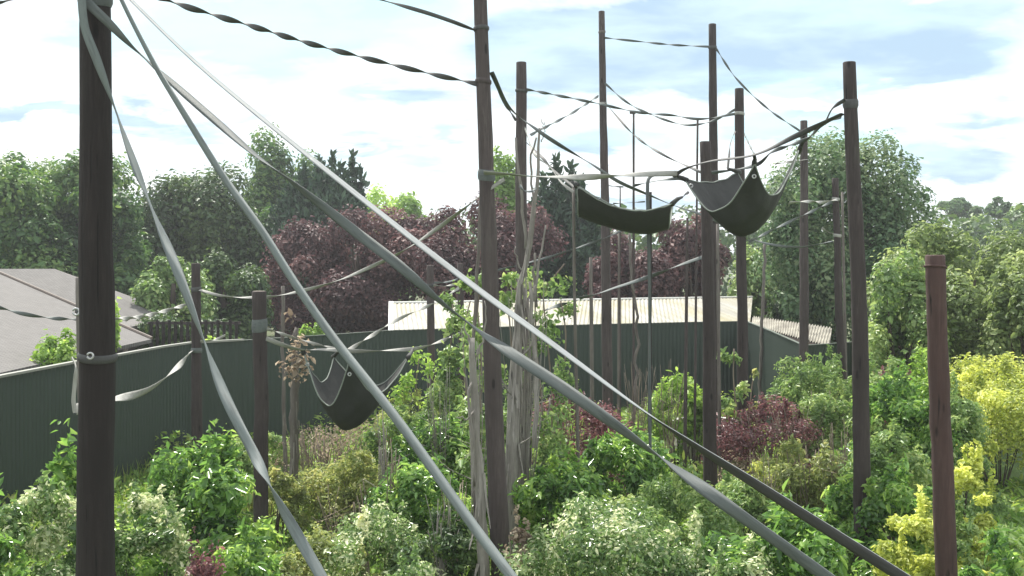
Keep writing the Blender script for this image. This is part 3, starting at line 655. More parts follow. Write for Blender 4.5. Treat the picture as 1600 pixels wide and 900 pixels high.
rod('dark straight stake behind the vertical hose in the middle', [(1016, 300), (1015, 700)], 21, 7, 'wood_dark')
rod('short grey stub post in front of the cream roof, left of the tallest slim pole', [(923, 402), (925, 600)], 28, 7, 'wood_grey', cat='post', name='stub_post')
rod('slender grey tree stem touching the leaning pole on its left', [(752, 292), (747, 400), (741, 560), (742, 720)], 14, 7, 'wood_grey', crook=1, name='bare_sapling')
rod('thin crooked pale stem below the right end of the long hammock', [(983, 365), (986, 430), (994, 500), (992, 640)], 23, 5.5, 'wood_grey', crook=2, name='bare_sapling')
rod('slender grey stem behind the small hammock, left side', [(442, 447), (442, 520), (446, 700)], 22, 7, 'wood_grey', crook=1, name='bare_sapling')
rod('pale slim stem against the dark trees above the old grey roof', [(1195, 380), (1193, 440), (1191, 500)], 33, 6, 'wood_grey', crook=1, name='bare_sapling')
rod('lighter thin rod standing tight against the slim pole with three pale ropes', [(1316, 300), (1322, 600)], 25.4, 5, 'wood_grey')
rod('thin grey rod on the left edge of the square topped pole', [(1099, 260), (1100, 700)], 20.6, 3.5, 'wood_grey')
rod('thin grey rod on the right edge of the square topped pole', [(1121, 350), (1124, 640)], 22, 6, 'wood_grey')
rod('short thin rod hanging under the small crosspiece right of the tallest slim pole', [(969, 293), (969, 317), (969, 400)], 27.5, 2.6, 'wood_brown')
cp = mk('crosspiece', *tube([P(984, 176, 24), P(993, 176, 24)], .03, 8), 'wood_brown', parent=None); tag(cp, 'small crosspiece on top of the thin rod right of the tallest pole', 'crosspiece')

# dead trees with peeling bark and branches
def branchy(name, label, D, trunk, rad, branches, mat='wood_pale', group='dead bare trees in the enclosure', strips=0, cat='dead tree'):
    tp = [P(x, y, D) for x, y in trunk]; low = tp[-1]
    if low[2] > .1: tp.append(np.array([low[0], low[1], -.2]))
    n = 26; path = catmull(tp, n); path[1:-1] += RNG.normal(0, .012, (n - 2, 3)) * [1, 1, 0]
    base = path[-1] * [1, 1, 0]; root = empty(name, base, label, cat, group)
    rr = np.interp(np.linspace(0, 1, n), np.linspace(0, 1, len(rad)), rad) / 2 / F * D
    V, Fc = tube(path, rr, 12, .06); mk('trunk', V, Fc, mat, parent=root, smooth=True)
    for br in branches:
        bp = [P(x, y, D + dd) for x, y, dd in br[0]]; pp = catmull(bp, 10); pp[1:-1] += RNG.normal(0, .01, (8, 3))
        v, f = tube(pp, np.linspace(br[1], br[2], 10) / 2 / F * D, 7, .04); mk('branch', v, f, 'wood_pale', parent=root, smooth=True)
    if strips:
        parts = []
        for i in range(strips):
            k = RNG.integers(6, n - 8); c = path[k]; a = RNG.uniform(-2.6, -.5); r = rr[k] * 1.15
            p0 = c + [math.cos(a) * r, math.sin(a) * r, 0]; L = RNG.uniform(.25, .7); out = np.array([math.cos(a), math.sin(a), 0]) * RNG.uniform(.02, .12)
            q = catmull([p0, p0 + out * .4 - [0, 0, L * .5], p0 + out - [0, 0, L]], 6); wd_ = np.array([-math.sin(a), math.cos(a), 0]) * RNG.uniform(.008, .03)
            v = np.concatenate([q - wd_ * np.linspace(1, .3, 6)[:, None], q + wd_ * np.linspace(1, .3, 6)[:, None]]); parts.append((v, [(j, j + 1, j + 7, j + 6) for j in range(5)]))
        v, f = merge(parts); mk('peeling_bark', v, f, 'wood_pale', parent=root)
    return root
branchy('dead_tree', 'crooked pale dead tree in front of the flat topped pole, right of the leaning pole', 15.5,
        [(843, 200), (840, 240), (842, 290), (832, 340), (827, 385), (817, 430), (812, 480), (808, 560), (802, 640), (800, 760), (799, 860)],
        [3.5, 5, 8, 8, 11, 18, 18, 20, 22, 22, 24],
        [([(838, 215, 0), (830, 245, .1), (832, 300, .1), (836, 340, 0)], 3, 4), ([(822, 388, 0), (816, 330, 0), (811, 270, -.1), (806, 215, -.1)], 6, 3.5),
         ([(835, 470, 0), (842, 420, .1), (848, 390, .2), (853, 352, .2)], 5, 2.5), ([(838, 480, .1), (834, 430, .1), (836, 395, .1)], 6, 4), ([(818, 432, 0), (808, 402, 0), (806, 385, 0)], 3.5, 1.5),
         ([(846, 222, 0), (851, 208, 0), (850, 190, 0)], 2, 1), ([(842, 208, 0), (848, 197, 0), (846, 186, 0)], 2, 1), ([(812, 560, -.1), (830, 540, -.2), (836, 520, -.2), (834, 498, -.3)], 4, 2),
         ([(836, 700, -.2), (838, 600, -.1), (832, 520, 0), (828, 440, 0)], 9, 5), ([(800, 620, 0), (786, 600, -.3), (780, 570, -.3)], 3, 1.5), ([(803, 700, 0), (846, 668, -.2), (842, 650, -.2), (836, 640, -.3)], 3, 1)],
        strips=26)
branchy('dead_tree', 'straight grey dead trunk with broken top, left of the leaning pole foot', 12.4,
        [(738, 528), (741, 600), (744, 680), (752, 780), (756, 900)], [9, 15, 17, 20, 22],
        [([(738, 545, 0), (728, 520, 0), (727, 500, 0)], 4, 1.5), ([(741, 560, 0), (752, 540, 0), (758, 505, 0), (757, 470, 0)], 4, 2), ([(744, 640, 0), (729, 655, -.1), (712, 652, -.1)], 4, 1.5), ([(741, 590, 0), (733, 620, -.1), (735, 680, -.1), (741, 760, 0)], 4, 3)], strips=12)
branchy('dead_tree', 'grey trunk with hanging withered leaves, right of the short stout pole', 19.5,
        [(464, 512), (461, 560), (459, 650), (459, 740), (460, 830)], [6, 12, 13, 13, 14],
        [([(460, 545, 0), (448, 540, 0), (442, 535, 0)], 3, 1.5), ([(462, 560, 0), (476, 552, 0), (486, 560, 0)], 3, 1.5)], strips=4, mat='wood_grey')
wl = [(P(466 + RNG.normal(0, 10), 572 + RNG.normal(0, 24), 19.2), (.14, .10, .16), 1) for _ in range(22)]
pos, nr, ti = crown_points(wl, 210, .9); V, Fc, tt = leaf_mesh(pos, nr, .09, .6, .3, ti); wf = mk('withered_leaves', V, Fc, 'dead_leaf', tint=tt, parent=[o for o in COL.objects if o.get('label', '').startswith('grey trunk with hanging')][0])
branchy('dead_tree', 'thin pale dead stem leaning among red leaves, right of the leaning pole foot', 17.5, [(859, 622), (855, 660), (849, 700), (846, 740)], [2.5, 5, 6, 7], [([(853, 680, 0), (861, 672, 0), (868, 676, 0)], 2, 1)])
branchy('dead_tree', 'bare grey stem hugging the right side of the flat topped pole', 18.2, [(826, 560), (824, 640), (824, 760)], [5, 7, 9], [([(825, 600, 0), (838, 560, 0), (842, 520, 0)], 3, 1)])

# ------------------------------------------------------------------ straps
SG = 'webbing straps and ropes between the poles'
def strap(label, pts, w=.06, a0=0, turns=0, mat='hose', back=None, name='webbing_strap', cat='strap', th=.006, group=SG, ang=None, seg=None, extend=0):
    """flat woven strap following pts (px, py, distance); it twists along its length"""
    q = np.array([P(x, y, d) for x, y, d in pts])
    if ang is not None: q = np.c_[q, np.array(ang, float)]
    else:
        q = np.c_[q, np.zeros(len(q))]
    L = np.linalg.norm(np.diff(q[:, :3], axis=0), axis=1).sum(); n = seg or int(min(420, max(24, L / .06, abs(turns) * 20)))
    C = catmull(q, n)
    if ang is None:
        t = np.linspace(0, 1, n); C[:, 3] = a0 + 360 * turns * t + (25 * np.sin(t * 9 + len(label)) if turns else 0)
    p = C[:, :3]; T_ = norm(np.gradient(p, axis=0)); V0 = norm(p - [0, 0, EYE])
    A = norm(np.cross(T_, V0)); Bq = norm(np.cross(T_, A)); a = np.radians(C[:, 3])[:, None]
    Wd = np.cos(a) * A + np.sin(a) * Bq; Nn = np.cross(T_, Wd)
    hw = w / 2; pr_ = [(-1, -.3), (-1, .3), (-.5, .75), (0, 1), (.5, .75), (1, .3), (1, -.3), (.5, -.75), (0, -1), (-.5, -.75)]
    k = len(pr_); V = np.concatenate([p + Wd * hw * u + Nn * th * v for u, v in pr_]).reshape(k, n, 3).transpose(1, 0, 2).reshape(-1, 3)
    i = np.arange(n - 1)[:, None, None] * k; j = np.arange(k)[None, :, None]; jn = (j + 1) % k
    Fc = np.concatenate([i + j, i + jn, i + k + jn, i + k + j], -1).reshape(-1, 4)
    ulen = np.concatenate([[0], np.cumsum(np.linalg.norm(np.diff(p, axis=0), axis=1))])
    uv = np.stack([np.tile([(u + 1) / 2 for u, v in pr_], n), np.repeat(ulen, k)], 1)
    mi = np.tile([0, 0, 0, 0, 0, 1, 1, 1, 1, 1], n - 1) if back else None
    o = mk(name, V, Fc, [mat, back] if back else mat, loc=p[0], smooth=True, uv=uv, mi=mi)
    return tag(o, label, cat, group)
# four long hoses fanning from the head of the thick left pole
strap('leftmost grey hose strap fanning down from the thick left pole to the bottom edge',
      [(126, -30, 7.3), (132, 40, 7.3), (150, 90, 7.3), (178, 165, 7.3), (212, 262, 7.1), (235, 320, 7.0), (270, 405, 6.8), (318, 530, 6.5), (352, 620, 6.3), (392, 700, 6.1), (425, 765, 5.9), (470, 845, 5.8), (540, 965, 5.6), (600, 1060, 5.4)],
      .060, ang=[30, 30, 20, 82, 140, 100, 175, 265, 350, 380, 262, 180, 165, 160], seg=260, mat='hose_mid')
strap('twisting grey hose strap from the thick left pole to the bottom right, the lower one',
      [(100, -50, 7.4), (134, 0, 7.35), (172, 38, 7.3), (210, 76, 7.25), (272, 132, 7.2), (345, 196, 7.1), (400, 243, 7.0), (450, 280, 6.9), (550, 358, 6.7), (620, 412, 6.5), (692, 474, 6.3), (742, 512, 6.2), (800, 553, 6.0), (880, 606, 5.8), (1012, 700, 5.4), (1150, 800, 5.1), (1300, 908, 4.8), (1420, 1000, 4.6)],
      .064, ang=[0, 10, 30, 76, 130, 135, 110, 75, 10, 8, 70, 98, 160, 180, 252, 384, 394, 396], seg=380)
strap('thick round grey hose running steeply from the thick left pole to the bottom centre',
      [(170, -50, 7.3), (190, 0, 7.2), (240, 98, 7.0), (280, 165, 6.8), (345, 270, 6.6), (410, 362, 6.3), (462, 444, 6.1), (520, 527, 5.9), (620, 655, 5.5), (740, 822, 5.1), (800, 902, 4.9), (880, 1010, 4.7)],
      .048, ang=[70, 68, 58, 48, 38, 32, 25, 20, 15, 8, 5, 0], th=.013, seg=240, mat='hose_mid')
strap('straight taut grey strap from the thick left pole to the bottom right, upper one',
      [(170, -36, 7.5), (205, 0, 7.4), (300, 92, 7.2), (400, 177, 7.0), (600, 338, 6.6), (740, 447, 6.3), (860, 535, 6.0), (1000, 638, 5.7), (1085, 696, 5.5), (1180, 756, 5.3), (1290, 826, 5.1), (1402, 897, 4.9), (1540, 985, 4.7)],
      .058, ang=[106, 108, 112, 116, 122, 124, 118, 96, 62, 40, 32, 30, 30], seg=300, mat='hose_shaded', back='hose_sunlit')
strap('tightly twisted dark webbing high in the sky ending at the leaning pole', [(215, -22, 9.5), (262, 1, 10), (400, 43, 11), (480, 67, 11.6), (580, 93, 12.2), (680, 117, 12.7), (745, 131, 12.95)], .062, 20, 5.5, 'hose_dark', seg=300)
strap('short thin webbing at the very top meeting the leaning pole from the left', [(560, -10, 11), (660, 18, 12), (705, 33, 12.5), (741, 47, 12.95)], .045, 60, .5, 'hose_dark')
strap('scrap of webbing crossing the top left corner', [(-60, 20, 8), (0, 4, 8), (60, -12, 8)], .04, 40, .2, 'hose_dark')
# ropes in the middle
strap('long grey strap from the leaning pole behind two hammocks to the pole with three ropes',
      [(768, 113, 13.05), (796, 168, 14), (842, 205, 15.2), (875, 227, 16), (925, 257, 17.2), (967, 284, 18.2), (1010, 303, 19), (1050, 320, 19.8), (1095, 335, 20.9), (1125, 348, 21.8), (1155, 366, 22.6), (1200, 381, 23.6), (1250, 386, 24.4), (1301, 377, 25)], .058, 30, 2.2, 'hose')
strap('short steep strap from the leaning pole to the flat topped pole', [(770, 120, 13.1), (787, 158, 15.5), (806, 188, 18.9)], .045, 50, .8, 'hose_dark')
strap('twisted rope from the flat topped pole across the tallest pole to the uneven topped pole', [(823, 140, 18.9), (870, 149, 20), (935, 162, 21.4), (1000, 176, 22), (1048, 180, 22.4), (1095, 186, 22.7), (1148, 178, 22.8)], .055, 0, 4, 'hose')
strap('short rope rising right from the flat topped pole towards the tallest pole', [(829, 211, 18.9), (858, 196, 20.5), (895, 176, 23), (935, 150, 25.8)], .055, 10, 2.5, 'hose')
strap('deeply sagging upper rope from the tallest pole to the uneven topped pole', [(945, 130, 25.8), (980, 160, 25.4), (1020, 180, 25), (1070, 195, 24.4), (1110, 190, 23.8), (1149, 171, 23.1)], .055, 10, 3, 'hose')
strap('rope from the tallest pole slanting down to the head of the square topped pole', [(945, 160, 25.8), (990, 210, 24), (1035, 241, 22), (1097, 270, 20.2)], .052, 50, 2, 'hose_dark')
strap('level rope joining the tops of the two tallest slim poles', [(944, 59, 25.9), (1000, 65, 26.3), (1050, 70, 26.7), (1108, 73, 26.9)], .055, 5, 2, 'hose')
strap('diagonal rope from the tall slim pole down to the pole right of the hammock', [(1119, 76, 26.9), (1150, 122, 26.7), (1200, 170, 26.4), (1252, 206, 26)], .055, 20, 2.5, 'hose')
strap('broad pale horizontal strap from the leaning pole across to the large hammock', [(756, 270, 12.85), (790, 272, 12.85), (840, 276, 13.4), (900, 277, 14.2), (960, 275, 15), (1010, 272, 15.8), (1058, 271, 16.6)], .085, 30, 1.0, 'hose_pale', th=.008)
strap('dark heavy strap carrying the large hammock up to the tall stout right pole', [(1052, 276, 16.7), (1070, 264, 16.5), (1110, 252, 16.1), (1178, 242, 15.5), (1240, 214, 14.8), (1316, 178, 14.0)], .075, 40, .5, 'hose_dark', th=.012)
strap('short dark strap doubling the hammock strap up to the tall stout right pole', [(1290, 190, 14.5), (1302, 168, 14.1), (1320, 156, 13.9)], .05, 30, .4, 'hose_dark', th=.010)
strap('looped dark webbing behind the hammock strap, from the stout right pole to the back corner', [(1314, 182, 14.1), (1282, 196, 14.9), (1262, 216, 15.6), (1230, 228, 16.2), (1205, 238, 16.8), (1185, 256, 17.3), (1155, 264, 17.8), (1112, 270, 18)], .06, 10, 2.5, 'hose', th=.010)
strap('pale rope curving down from the leaning pole to the slender left pole',
      [(788, 280, 12.8), (757, 301, 13.0), (730, 322, 13.4), (690, 352, 14), (640, 386, 15), (590, 412, 16), (520, 441, 17.5), (440, 461, 19), (390, 465, 20), (345, 462, 21), (312, 453, 21.9)], .055, 30, 2.5, 'hose_pale')
strap('thin rope from the thinner pole rising behind the leaning pole to the tallest slim pole', [(722, 436, 26.9), (787, 420, 26.6), (850, 404, 26.4), (900, 388, 26.2), (940, 374, 25.8), (985, 354, 26)], .055, 10, 2, 'hose')
strap('short pale rope joining the two slim poles in front of the cream roof', [(677, 446, 24.9), (697, 447, 26), (716, 443, 26.9)], .06, 20, .5, 'hose_pale')
strap('short dull rope just above the pale one joining the two slim poles', [(677, 442, 25), (697, 441, 26), (716, 436, 27)], .05, 20, .5, 'hose')
strap('twisting pale strap from the thinner pole down to the small hammock', [(718, 449, 26.8), (690, 468, 25.5), (660, 482, 24), (620, 500, 22.5), (582, 524, 20.8), (545, 547, 19.4)], .075, 20, 2.5, 'hose_pale')
strap('upper thin rope from the short stout pole to the small hammock', [(417, 514, 17.9), (445, 523, 18.3), (480, 534, 18.7), (528, 546, 19.2)], .05, 10, 1.5, 'hose_pale')
strap('lower pale strap from the short stout pole, level across the small hammock',
      [(416, 529, 17.9), (445, 540, 18.2), (472, 547, 18.5), (505, 546, 18.9), (560, 549, 19.4), (620, 547, 20.2), (655, 544, 21), (690, 533, 22.8), (719, 521, 26.8)], .075, 10, 2.5, 'hose_pale')
strap('wide pale strap from the slender left pole drooping to the thick left pole', [(117, 640, 9.5), (150, 632, 11), (178, 625, 12), (230, 610, 15), (262, 588, 17.5), (285, 566, 20), (299, 549, 21.9)], .10, 20, 1.2, 'hose_pale')
strap('curled end of strap at the left edge of the thick left pole', [(113, 560, 7.45), (119, 575, 7.3), (117, 600, 7.3), (115, 625, 7.3), (117, 645, 7.3)], .028, 60, .5, 'hose_pale')
strap('twisted rope before the grey roof at the left edge, tied to the half hidden pole', [(-40, 470, 14), (0, 481, 14.3), (40, 491, 14.6), (80, 497, 14.8), (121, 499, 15)], .055, 20, 1.8, 'hose')
strap('twisted white rope between the thick left pole and the slender left pole', [(132, 500, 15.1), (180, 499, 16.5), (218, 496, 18), (256, 487, 19.8), (300, 474, 21.9)], .085, 0, 3.5, 'hose_pale')
strap('short pale rope running along the fence top from the slender left pole', [(313, 533, 21.9), (335, 531, 22.3), (352, 524, 22.6)], .05, 0, .6, 'hose_pale')
strap('upper pale rope from the large hammock right to the slim pole with three ropes', [(1232, 317, 16.8), (1265, 315, 19.5), (1283, 316, 21.5), (1309, 312, 24.9)], .06, 20, 1.5, 'hose_pale')
strap('rope rising from below the large hammock to the slim pole with three ropes', [(1171, 378, 23), (1200, 363, 23.4), (1250, 339, 24), (1278, 326, 24.5), (1306, 312, 24.9)], .065, 40, 2, 'hose')
strap('short rope end left of the pole with three ropes', [(1284, 356, 24.8), (1293, 362, 24.9), (1303, 366, 25)], .05, 10, .3, 'hose_pale')
strap('short pale rope tied to the slim pole right of the hammock', [(1212, 256, 25), (1235, 253, 25.6), (1262, 249, 25.9)], .07, 20, .8, 'hose_pale')
strap('grey strap rising from the cream roof to the square topped pole', [(905, 466, 23), (930, 460, 22.8), (960, 450, 22.3), (1010, 434, 21.4), (1060, 415, 20.7), (1098, 402, 20.2)], .085, 30, .8, 'hose')
strap('broken end of grey strap among the climbing leaves', [(842, 490, 18), (862, 481, 18.4), (890, 473, 18.8)], .08, 30, .6, 'hose')
strap('thin level rope behind the long hammock right of the tallest slim pole', [(945, 288, 26), (957, 291, 26.6), (974, 292, 27.3)], .04, 30, .4, 'hose')
strap('thin level rope low behind the long hammock', [(958, 318, 27.4), (980, 317, 27.4), (1008, 315, 27.4)], .04, 30, .4, 'hose')
strap('lower strap of the hammock pair behind the vertical hose', [(990, 290, 17.5), (1018, 284, 17.3), (1058, 279, 17.0), (1072, 282, 17.0)], .05, 30, .5, 'hose')
strap('dark straight hose hanging down from the pale strap between the hammocks', [(1026, 272, 16.4), (1016, 276, 16.35), (1012, 285, 16.3), (1013, 350, 16.3), (1015, 460, 16.3), (1015, 560, 16.3), (1015, 640, 16.3), (1016, 700, 16.3)], .052, 15, .1, 'hose', th=.01)
strap('thin cord looped from the uneven topped pole down to the hammock strap, left side', [(1149, 205, 22.8), (1142, 222, 20), (1139, 245, 17.5), (1137, 264, 17.2)], .04, 30, .3, 'hose_dark')
strap('thin cord from the uneven topped pole down to the top corner of the large hammock', [(1163, 209, 22.9), (1172, 228, 18), (1181, 246, 15.7)], .035, 30, 2, 'hose')
strap('short looped rope between the leaning pole and the dead tree', [(812, 290, 15.3), (820, 298, 15.2), (830, 299, 15.2), (838, 294, 15.3)], .045, 30, .4, 'hose')
strap('pale strap hanging from the flat topped pole down to the dead tree', [(820, 200, 18.7), (835, 240, 17.5), (860, 262, 16.5), (880, 288, 16), (896, 300, 16)], .05, 60, .8, 'hose_pale')
strap('dark strap running from the flat topped pole to the left corner of the long hammock', [(822, 222, 18.8), (846, 245, 17.6), (872, 272, 16.5), (897, 292, 16.05)], .05, 60, .8, 'hose_dark')
strap('rope under the long hammock rising past the right pole of the hammock', [(1056, 317, 16.1), (1064, 310, 16.2), (1076, 300, 16.6)], .04, 60, .3, 'hose_dark')

# ------------------------------------------------------------------ hammocks
HG = 'canvas hammocks slung between the poles'
def grommet(c, parent, r=.035):
    th = np.linspace(0, 2 * np.pi, 14, endpoint=False); V = []; 
    for rr, y in ((r, 0), (r * .9, -.012), (r * .5, -.012), (r * .45, 0)): V.append(np.stack([c[0] + rr * np.cos(th), np.full(14, c[1] + y), c[2] + rr * np.sin(th)], 1))
    f = [(i * 14 + j, i * 14 + (j + 1) % 14, (i + 1) * 14 + (j + 1) % 14, (i + 1) * 14 + j) for i in range(3) for j in range(14)]
    mk('grommet', np.concatenate(V), f, 'metal', parent=parent, smooth=True)
def sling(name, label, A, Bc, C, Dd, E, K, um=.5, ties=()):
    """four cornered canvas bag: edges sag by E, the middle by E + K metres"""
    A, Bc, C, Dd = [P(*q) for q in (A, Bc, C, Dd)]; cen = (A + Bc + C + Dd) / 4; n = 25
    base = cen * [1, 1, 0] + [0, 0, cen[2] - sum(E) / 2 - K]; root = empty(name, base, label, 'hammock', HG)
    U, Vv = np.meshgrid(np.linspace(0, 1, n), np.linspace(0, 1, n), indexing='ij'); U = U[..., None]; Vv = Vv[..., None]
    S = A * (1 - U) * (1 - Vv) + Bc * U * (1 - Vv) + C * U * Vv + Dd * (1 - U) * Vv
    a = 4 * U * (1 - U); b = 4 * Vv * (1 - Vv)
    vee = np.clip(np.minimum(U / um, (1 - U) / (1 - um)), 0, 1); vee = .55 * (1 - (1 - vee) ** 1.6) + .45 * a
    S = S + (cen - S) * [1, 1, 0] * .07 * (a + b - a * b)
    sag = (1 - Vv) * E[0] * vee + Vv * E[2] * a + U * E[1] * b + (1 - U) * E[3] * b + K * a * b
    S[..., 2:] -= sag
    wr = .018 * np.sin(U * 17 + Vv * 5) * (1 - a * b) + .014 * np.sin(Vv * 23 - U * 9) + .01 * np.sin(U * 31 + 2) * b; S[..., 1:2] += wr; S[..., 2:] += wr * .6
    idx = np.arange(n * n).reshape(n, n); Fc = np.stack([idx[:-1, :-1], idx[1:, :-1], idx[1:, 1:], idx[:-1, 1:]], -1).reshape(-1, 4)
    o = mk('canvas_sheet', S.reshape(-1, 3), Fc, 'canvas', parent=root, smooth=True)
    md = o.modifiers.new('thickness', 'SOLIDIFY'); md.thickness = .008; md2 = o.modifiers.new('sub', 'SUBSURF'); md2.levels = md2.render_levels = 1
    for e in (S[:, 0], S[-1, :], S[:, -1], S[0, :]):
        v, f = tube(e, .011, 6); mk('hem', v, f, 'canvas_hem', parent=root, smooth=True)
    for q, cpt in ((A, S[1, 1]), (Bc, S[-2, 1])): grommet(cpt + [0, -.03, -.01], root)
    for (q, t) in ties:
        q0 = {'A': A, 'B': Bc, 'C': C, 'D': Dd}[q]; t = P(*t); v, f = tube(catmull([q0 - (t - q0) * .25, q0, (q0 + t) / 2 + [.01, 0, 0], t], 8), np.linspace(.045, .02, 8), 7, .05)
        mk('corner_tie', v, f, 'canvas', parent=root, smooth=True)
    return root
sling('hammock', 'large sagging dark canvas hammock hung from the heavy strap at the right', (1070, 280, 16.8), (1179, 254, 15.7), (1250, 232, 16.8), (1152, 268, 18.0), (.60, .60, .62, .12), .12, .40,
      [('A', (1056, 274, 16.7)), ('B', (1178, 241, 15.55)), ('C', (1256, 212, 16.2)), ('D', (1138, 264, 17.6))])
sling('hammock', 'small dark triangular canvas hammock slung low left of the leaning pole', (474, 551, 18.6), (546, 562, 18.0), (639, 556, 19.4), (522, 556, 20.0), (.86, .62, .55, .50), .0, .5,
      [('A', (470, 546, 18.5)), ('B', (540, 549, 19.0)), ('C', (645, 545, 20.4)), ('D', (530, 547, 19.6))])
# long trough hammock
def trough():
    fr_ = [(901, 291), (930, 309), (960, 323), (985, 329), (1015, 328), (1050, 319)]
    bo = [(903, 338), (930, 349), (960, 358), (985, 364), (1015, 366), (1044, 358)]
    n, m_ = 26, 9
    a = catmull([P(x, y, 15.6) for x, y in fr_], n); b = catmull([P(x, y, 16.2) for x, y in bo], n); c = catmull([P(x + 2, y - 1, 17.0) for x, y in fr_], n)
    V = []
    for t in np.linspace(0, 1, m_):
        V.append((1 - t) ** 2 * a + 2 * t * (1 - t) * (2 * b - (a + c) / 2) + t ** 2 * c)
    V = np.array(V).transpose(1, 0, 2); V = V + RNG.normal(0, .006, V.shape)
    root = empty('hammock', (a[0] + a[-1]) / 2 * [1, 1, 0] + [0, 0, b[:, 2].min()], 'long dark trough shaped canvas hammock behind the vertical hose, left of the large one', 'hammock', HG)
    idx = np.arange(n * m_).reshape(n, m_); Fc = np.stack([idx[:-1, :-1], idx[1:, :-1], idx[1:, 1:], idx[:-1, 1:]], -1).reshape(-1, 4)
    o = mk('canvas_sheet', V.reshape(-1, 3), Fc, 'canvas', parent=root, smooth=True)
    md = o.modifiers.new('thickness', 'SOLIDIFY'); md.thickness = .008; md2 = o.modifiers.new('sub', 'SUBSURF'); md2.levels = md2.render_levels = 1
    for e in (V[:, 0], V[:, -1], V[0], V[-1]): v, f = tube(e, .010, 6); mk('hem', v, f, 'canvas_hem', parent=root, smooth=True)
    for q, t in ((a[-1], P(1066, 308, 15.9)), (a[0], P(893, 284, 15.8)), (c[-1], P(1058, 314, 17)), (c[0], P(897, 286, 17))):
        v, f = tube([q, (q + t) / 2 + [0, 0, .02], t], [.04, .03, .018], 7, .04); mk('corner_tie', v, f, 'canvas', parent=root, smooth=True)
trough()
# eye bolts
for (px, py, D, lb) in ((119, 487, 14.8, 'galvanised ring bolt on the half hidden pole at the left'), (141, 556, 7.30, 'round clamp bolt head on the strap band of the thick left pole')):
    c = P(px, py, D); th = np.linspace(0, 2 * np.pi, 17); r = .045 if D > 10 else .020
    v, f = tube(np.stack([c[0] + r * np.cos(th), np.full(17, c[1]), c[2] + r * np.sin(th)], 1), r * .35, 7, cap=False); tag(mk('ring_bolt', v, f, 'metal', smooth=True), lb, 'bolt')

# stone tub
tb = P(1106, 658, 26.5); th = np.linspace(0, 2 * np.pi, 28, endpoint=False); pr_ = [(.76, 0), (.80, .3), (.80, tb[2] - .07), (.86, tb[2] - .07), (.86, tb[2]), (.70, tb[2]), (.70, tb[2] - .3)]
V = np.concatenate([np.stack([tb[0] + r * np.cos(th), tb[1] + r * np.sin(th), np.full(28, z)], 1) for r, z in pr_])
Fc = [(i * 28 + j, i * 28 + (j + 1) % 28, (i + 1) * 28 + (j + 1) % 28, (i + 1) * 28 + j) for i in range(6) for j in range(28)] + [tuple(6 * 28 + j for j in range(28))]
mi = [0] * len(Fc)
for i in range(3 * 28, 5 * 28): mi[i] = 1
tag(mk('stone_tub', V, Fc, ['concrete', 'rim'], smooth=False, mi=mi), 'round grey tub with a pale rim, behind the square topped pole among red shrubs', 'tub')

# ------------------------------------------------------------------ shrubs in the enclosure
EG = 'shrubs inside the enclosure'
def S(lb, kind, px, yt, hw, D, n, leaf, **k): return shrub('shrub', lb, kind, px, yt, hw, D, n, leaf, group=EG, **k)
S('pale speckled shrub at the bottom left, left of the thick dark pole', 'variegated_glint', 62, 742, 66, 10.5, 6500, .065, aspect=.5)
S('green leafy shrub cut by the bottom left corner', 'laurel', -8, 775, 40, 9.6, 2600, .085)
S('tall fresh green sprig rising left of the thick dark pole', 'laurel', 103, 652, 17, 11.2, 500, .12, nl=9, nst=4)
S('glossy green laurel filling the space between thick left pole and short stout pole', 'laurel', 300, 706, 92, 13, 5600, .12, spiky=.25)
S('dull grey green shrub in front of the glossy laurel, right of the thick left pole', 'variegated_glint', 232, 752, 58, 11.2, 5200, .06, aspect=.5)
S('dark red low shrub at the bottom edge right of the thick left pole', 'red_leaf', 322, 850, 46, 10.4, 2200, .05, aspect=.5)
S('bright green shrub at the foot of the short stout pole', 'laurel', 375, 836, 62, 12, 3000, .10)
S('yellow green shrub right of the short stout pole', 'olive', 432, 735, 34, 18.6, 2400, .09)
S('fine yellowish shrub under the leftmost hose, bottom edge', 'olive', 500, 838, 75, 12.6, 5000, .07)
S('dry brown wispy shrub below the small hammock', 'dead_leaf', 520, 668, 72, 22.5, 1700, .06, stem='twig', nst=60)
S('low yellow green shrub behind the slender stem, below the small hammock', 'olive', 530, 735, 80, 20, 4200, .09, stem='twig', nst=24)
S('yellow green shrub right under the tip of the small hammock', 'olive', 560, 705, 38, 19.2, 1800, .09)
S('bushy light green shrub with bare white stems below the round hose', 'hazel', 625, 640, 52, 20.5, 3600, .10, stem='twig', nst=26)
S('bright leafy shrub left of the grey dead trunk', 'laurel', 680, 655, 60, 19, 3800, .12)
S('mid green shrub under the round hose, right of centre left', 'laurel', 655, 722, 64, 15.6, 4200, .11)
S('pale speckled shrub at the bottom between the two left hoses', 'variegated_glint', 590, 800, 74, 13, 6200, .065, aspect=.5)
S('dark shaded shrub at the bottom under the round hose', 'dark_oak', 690, 800, 58, 12.8, 4200, .08)
S('pale flowering shrub at the bottom edge left of the round hose end', 'variegated_glint', 640, 862, 46, 10.8, 3200, .055, aspect=.6)
S('brown seedy plant at the foot of the crooked dead tree', 'dead_leaf', 812, 808, 22, 12.2, 900, .055, aspect=.7, nl=12, stem='twig')
S('reddish brown shrub behind the dead trees', 'red_leaf', 895, 612, 66, 20.5, 5200, .07, aspect=.5, stem='twig', nst=26)
S('small red shrub between the thin rods in the middle', 'red_leaf', 968, 655, 34, 25, 1800, .07, aspect=.5, stem='twig')
S('bright green laurel in the centre right of the dead tree', 'laurel', 872, 722, 66, 15.8, 4600, .12, spiky=.15)
S('upright bright green laurel below the middle strap', 'laurel', 968, 676, 56, 18.4, 3400, .13, spiky=.2)
S('large pale speckled shrub at the bottom centre', 'variegated_glint', 940, 778, 118, 12.2, 13000, .062, aspect=.5, nl=30)
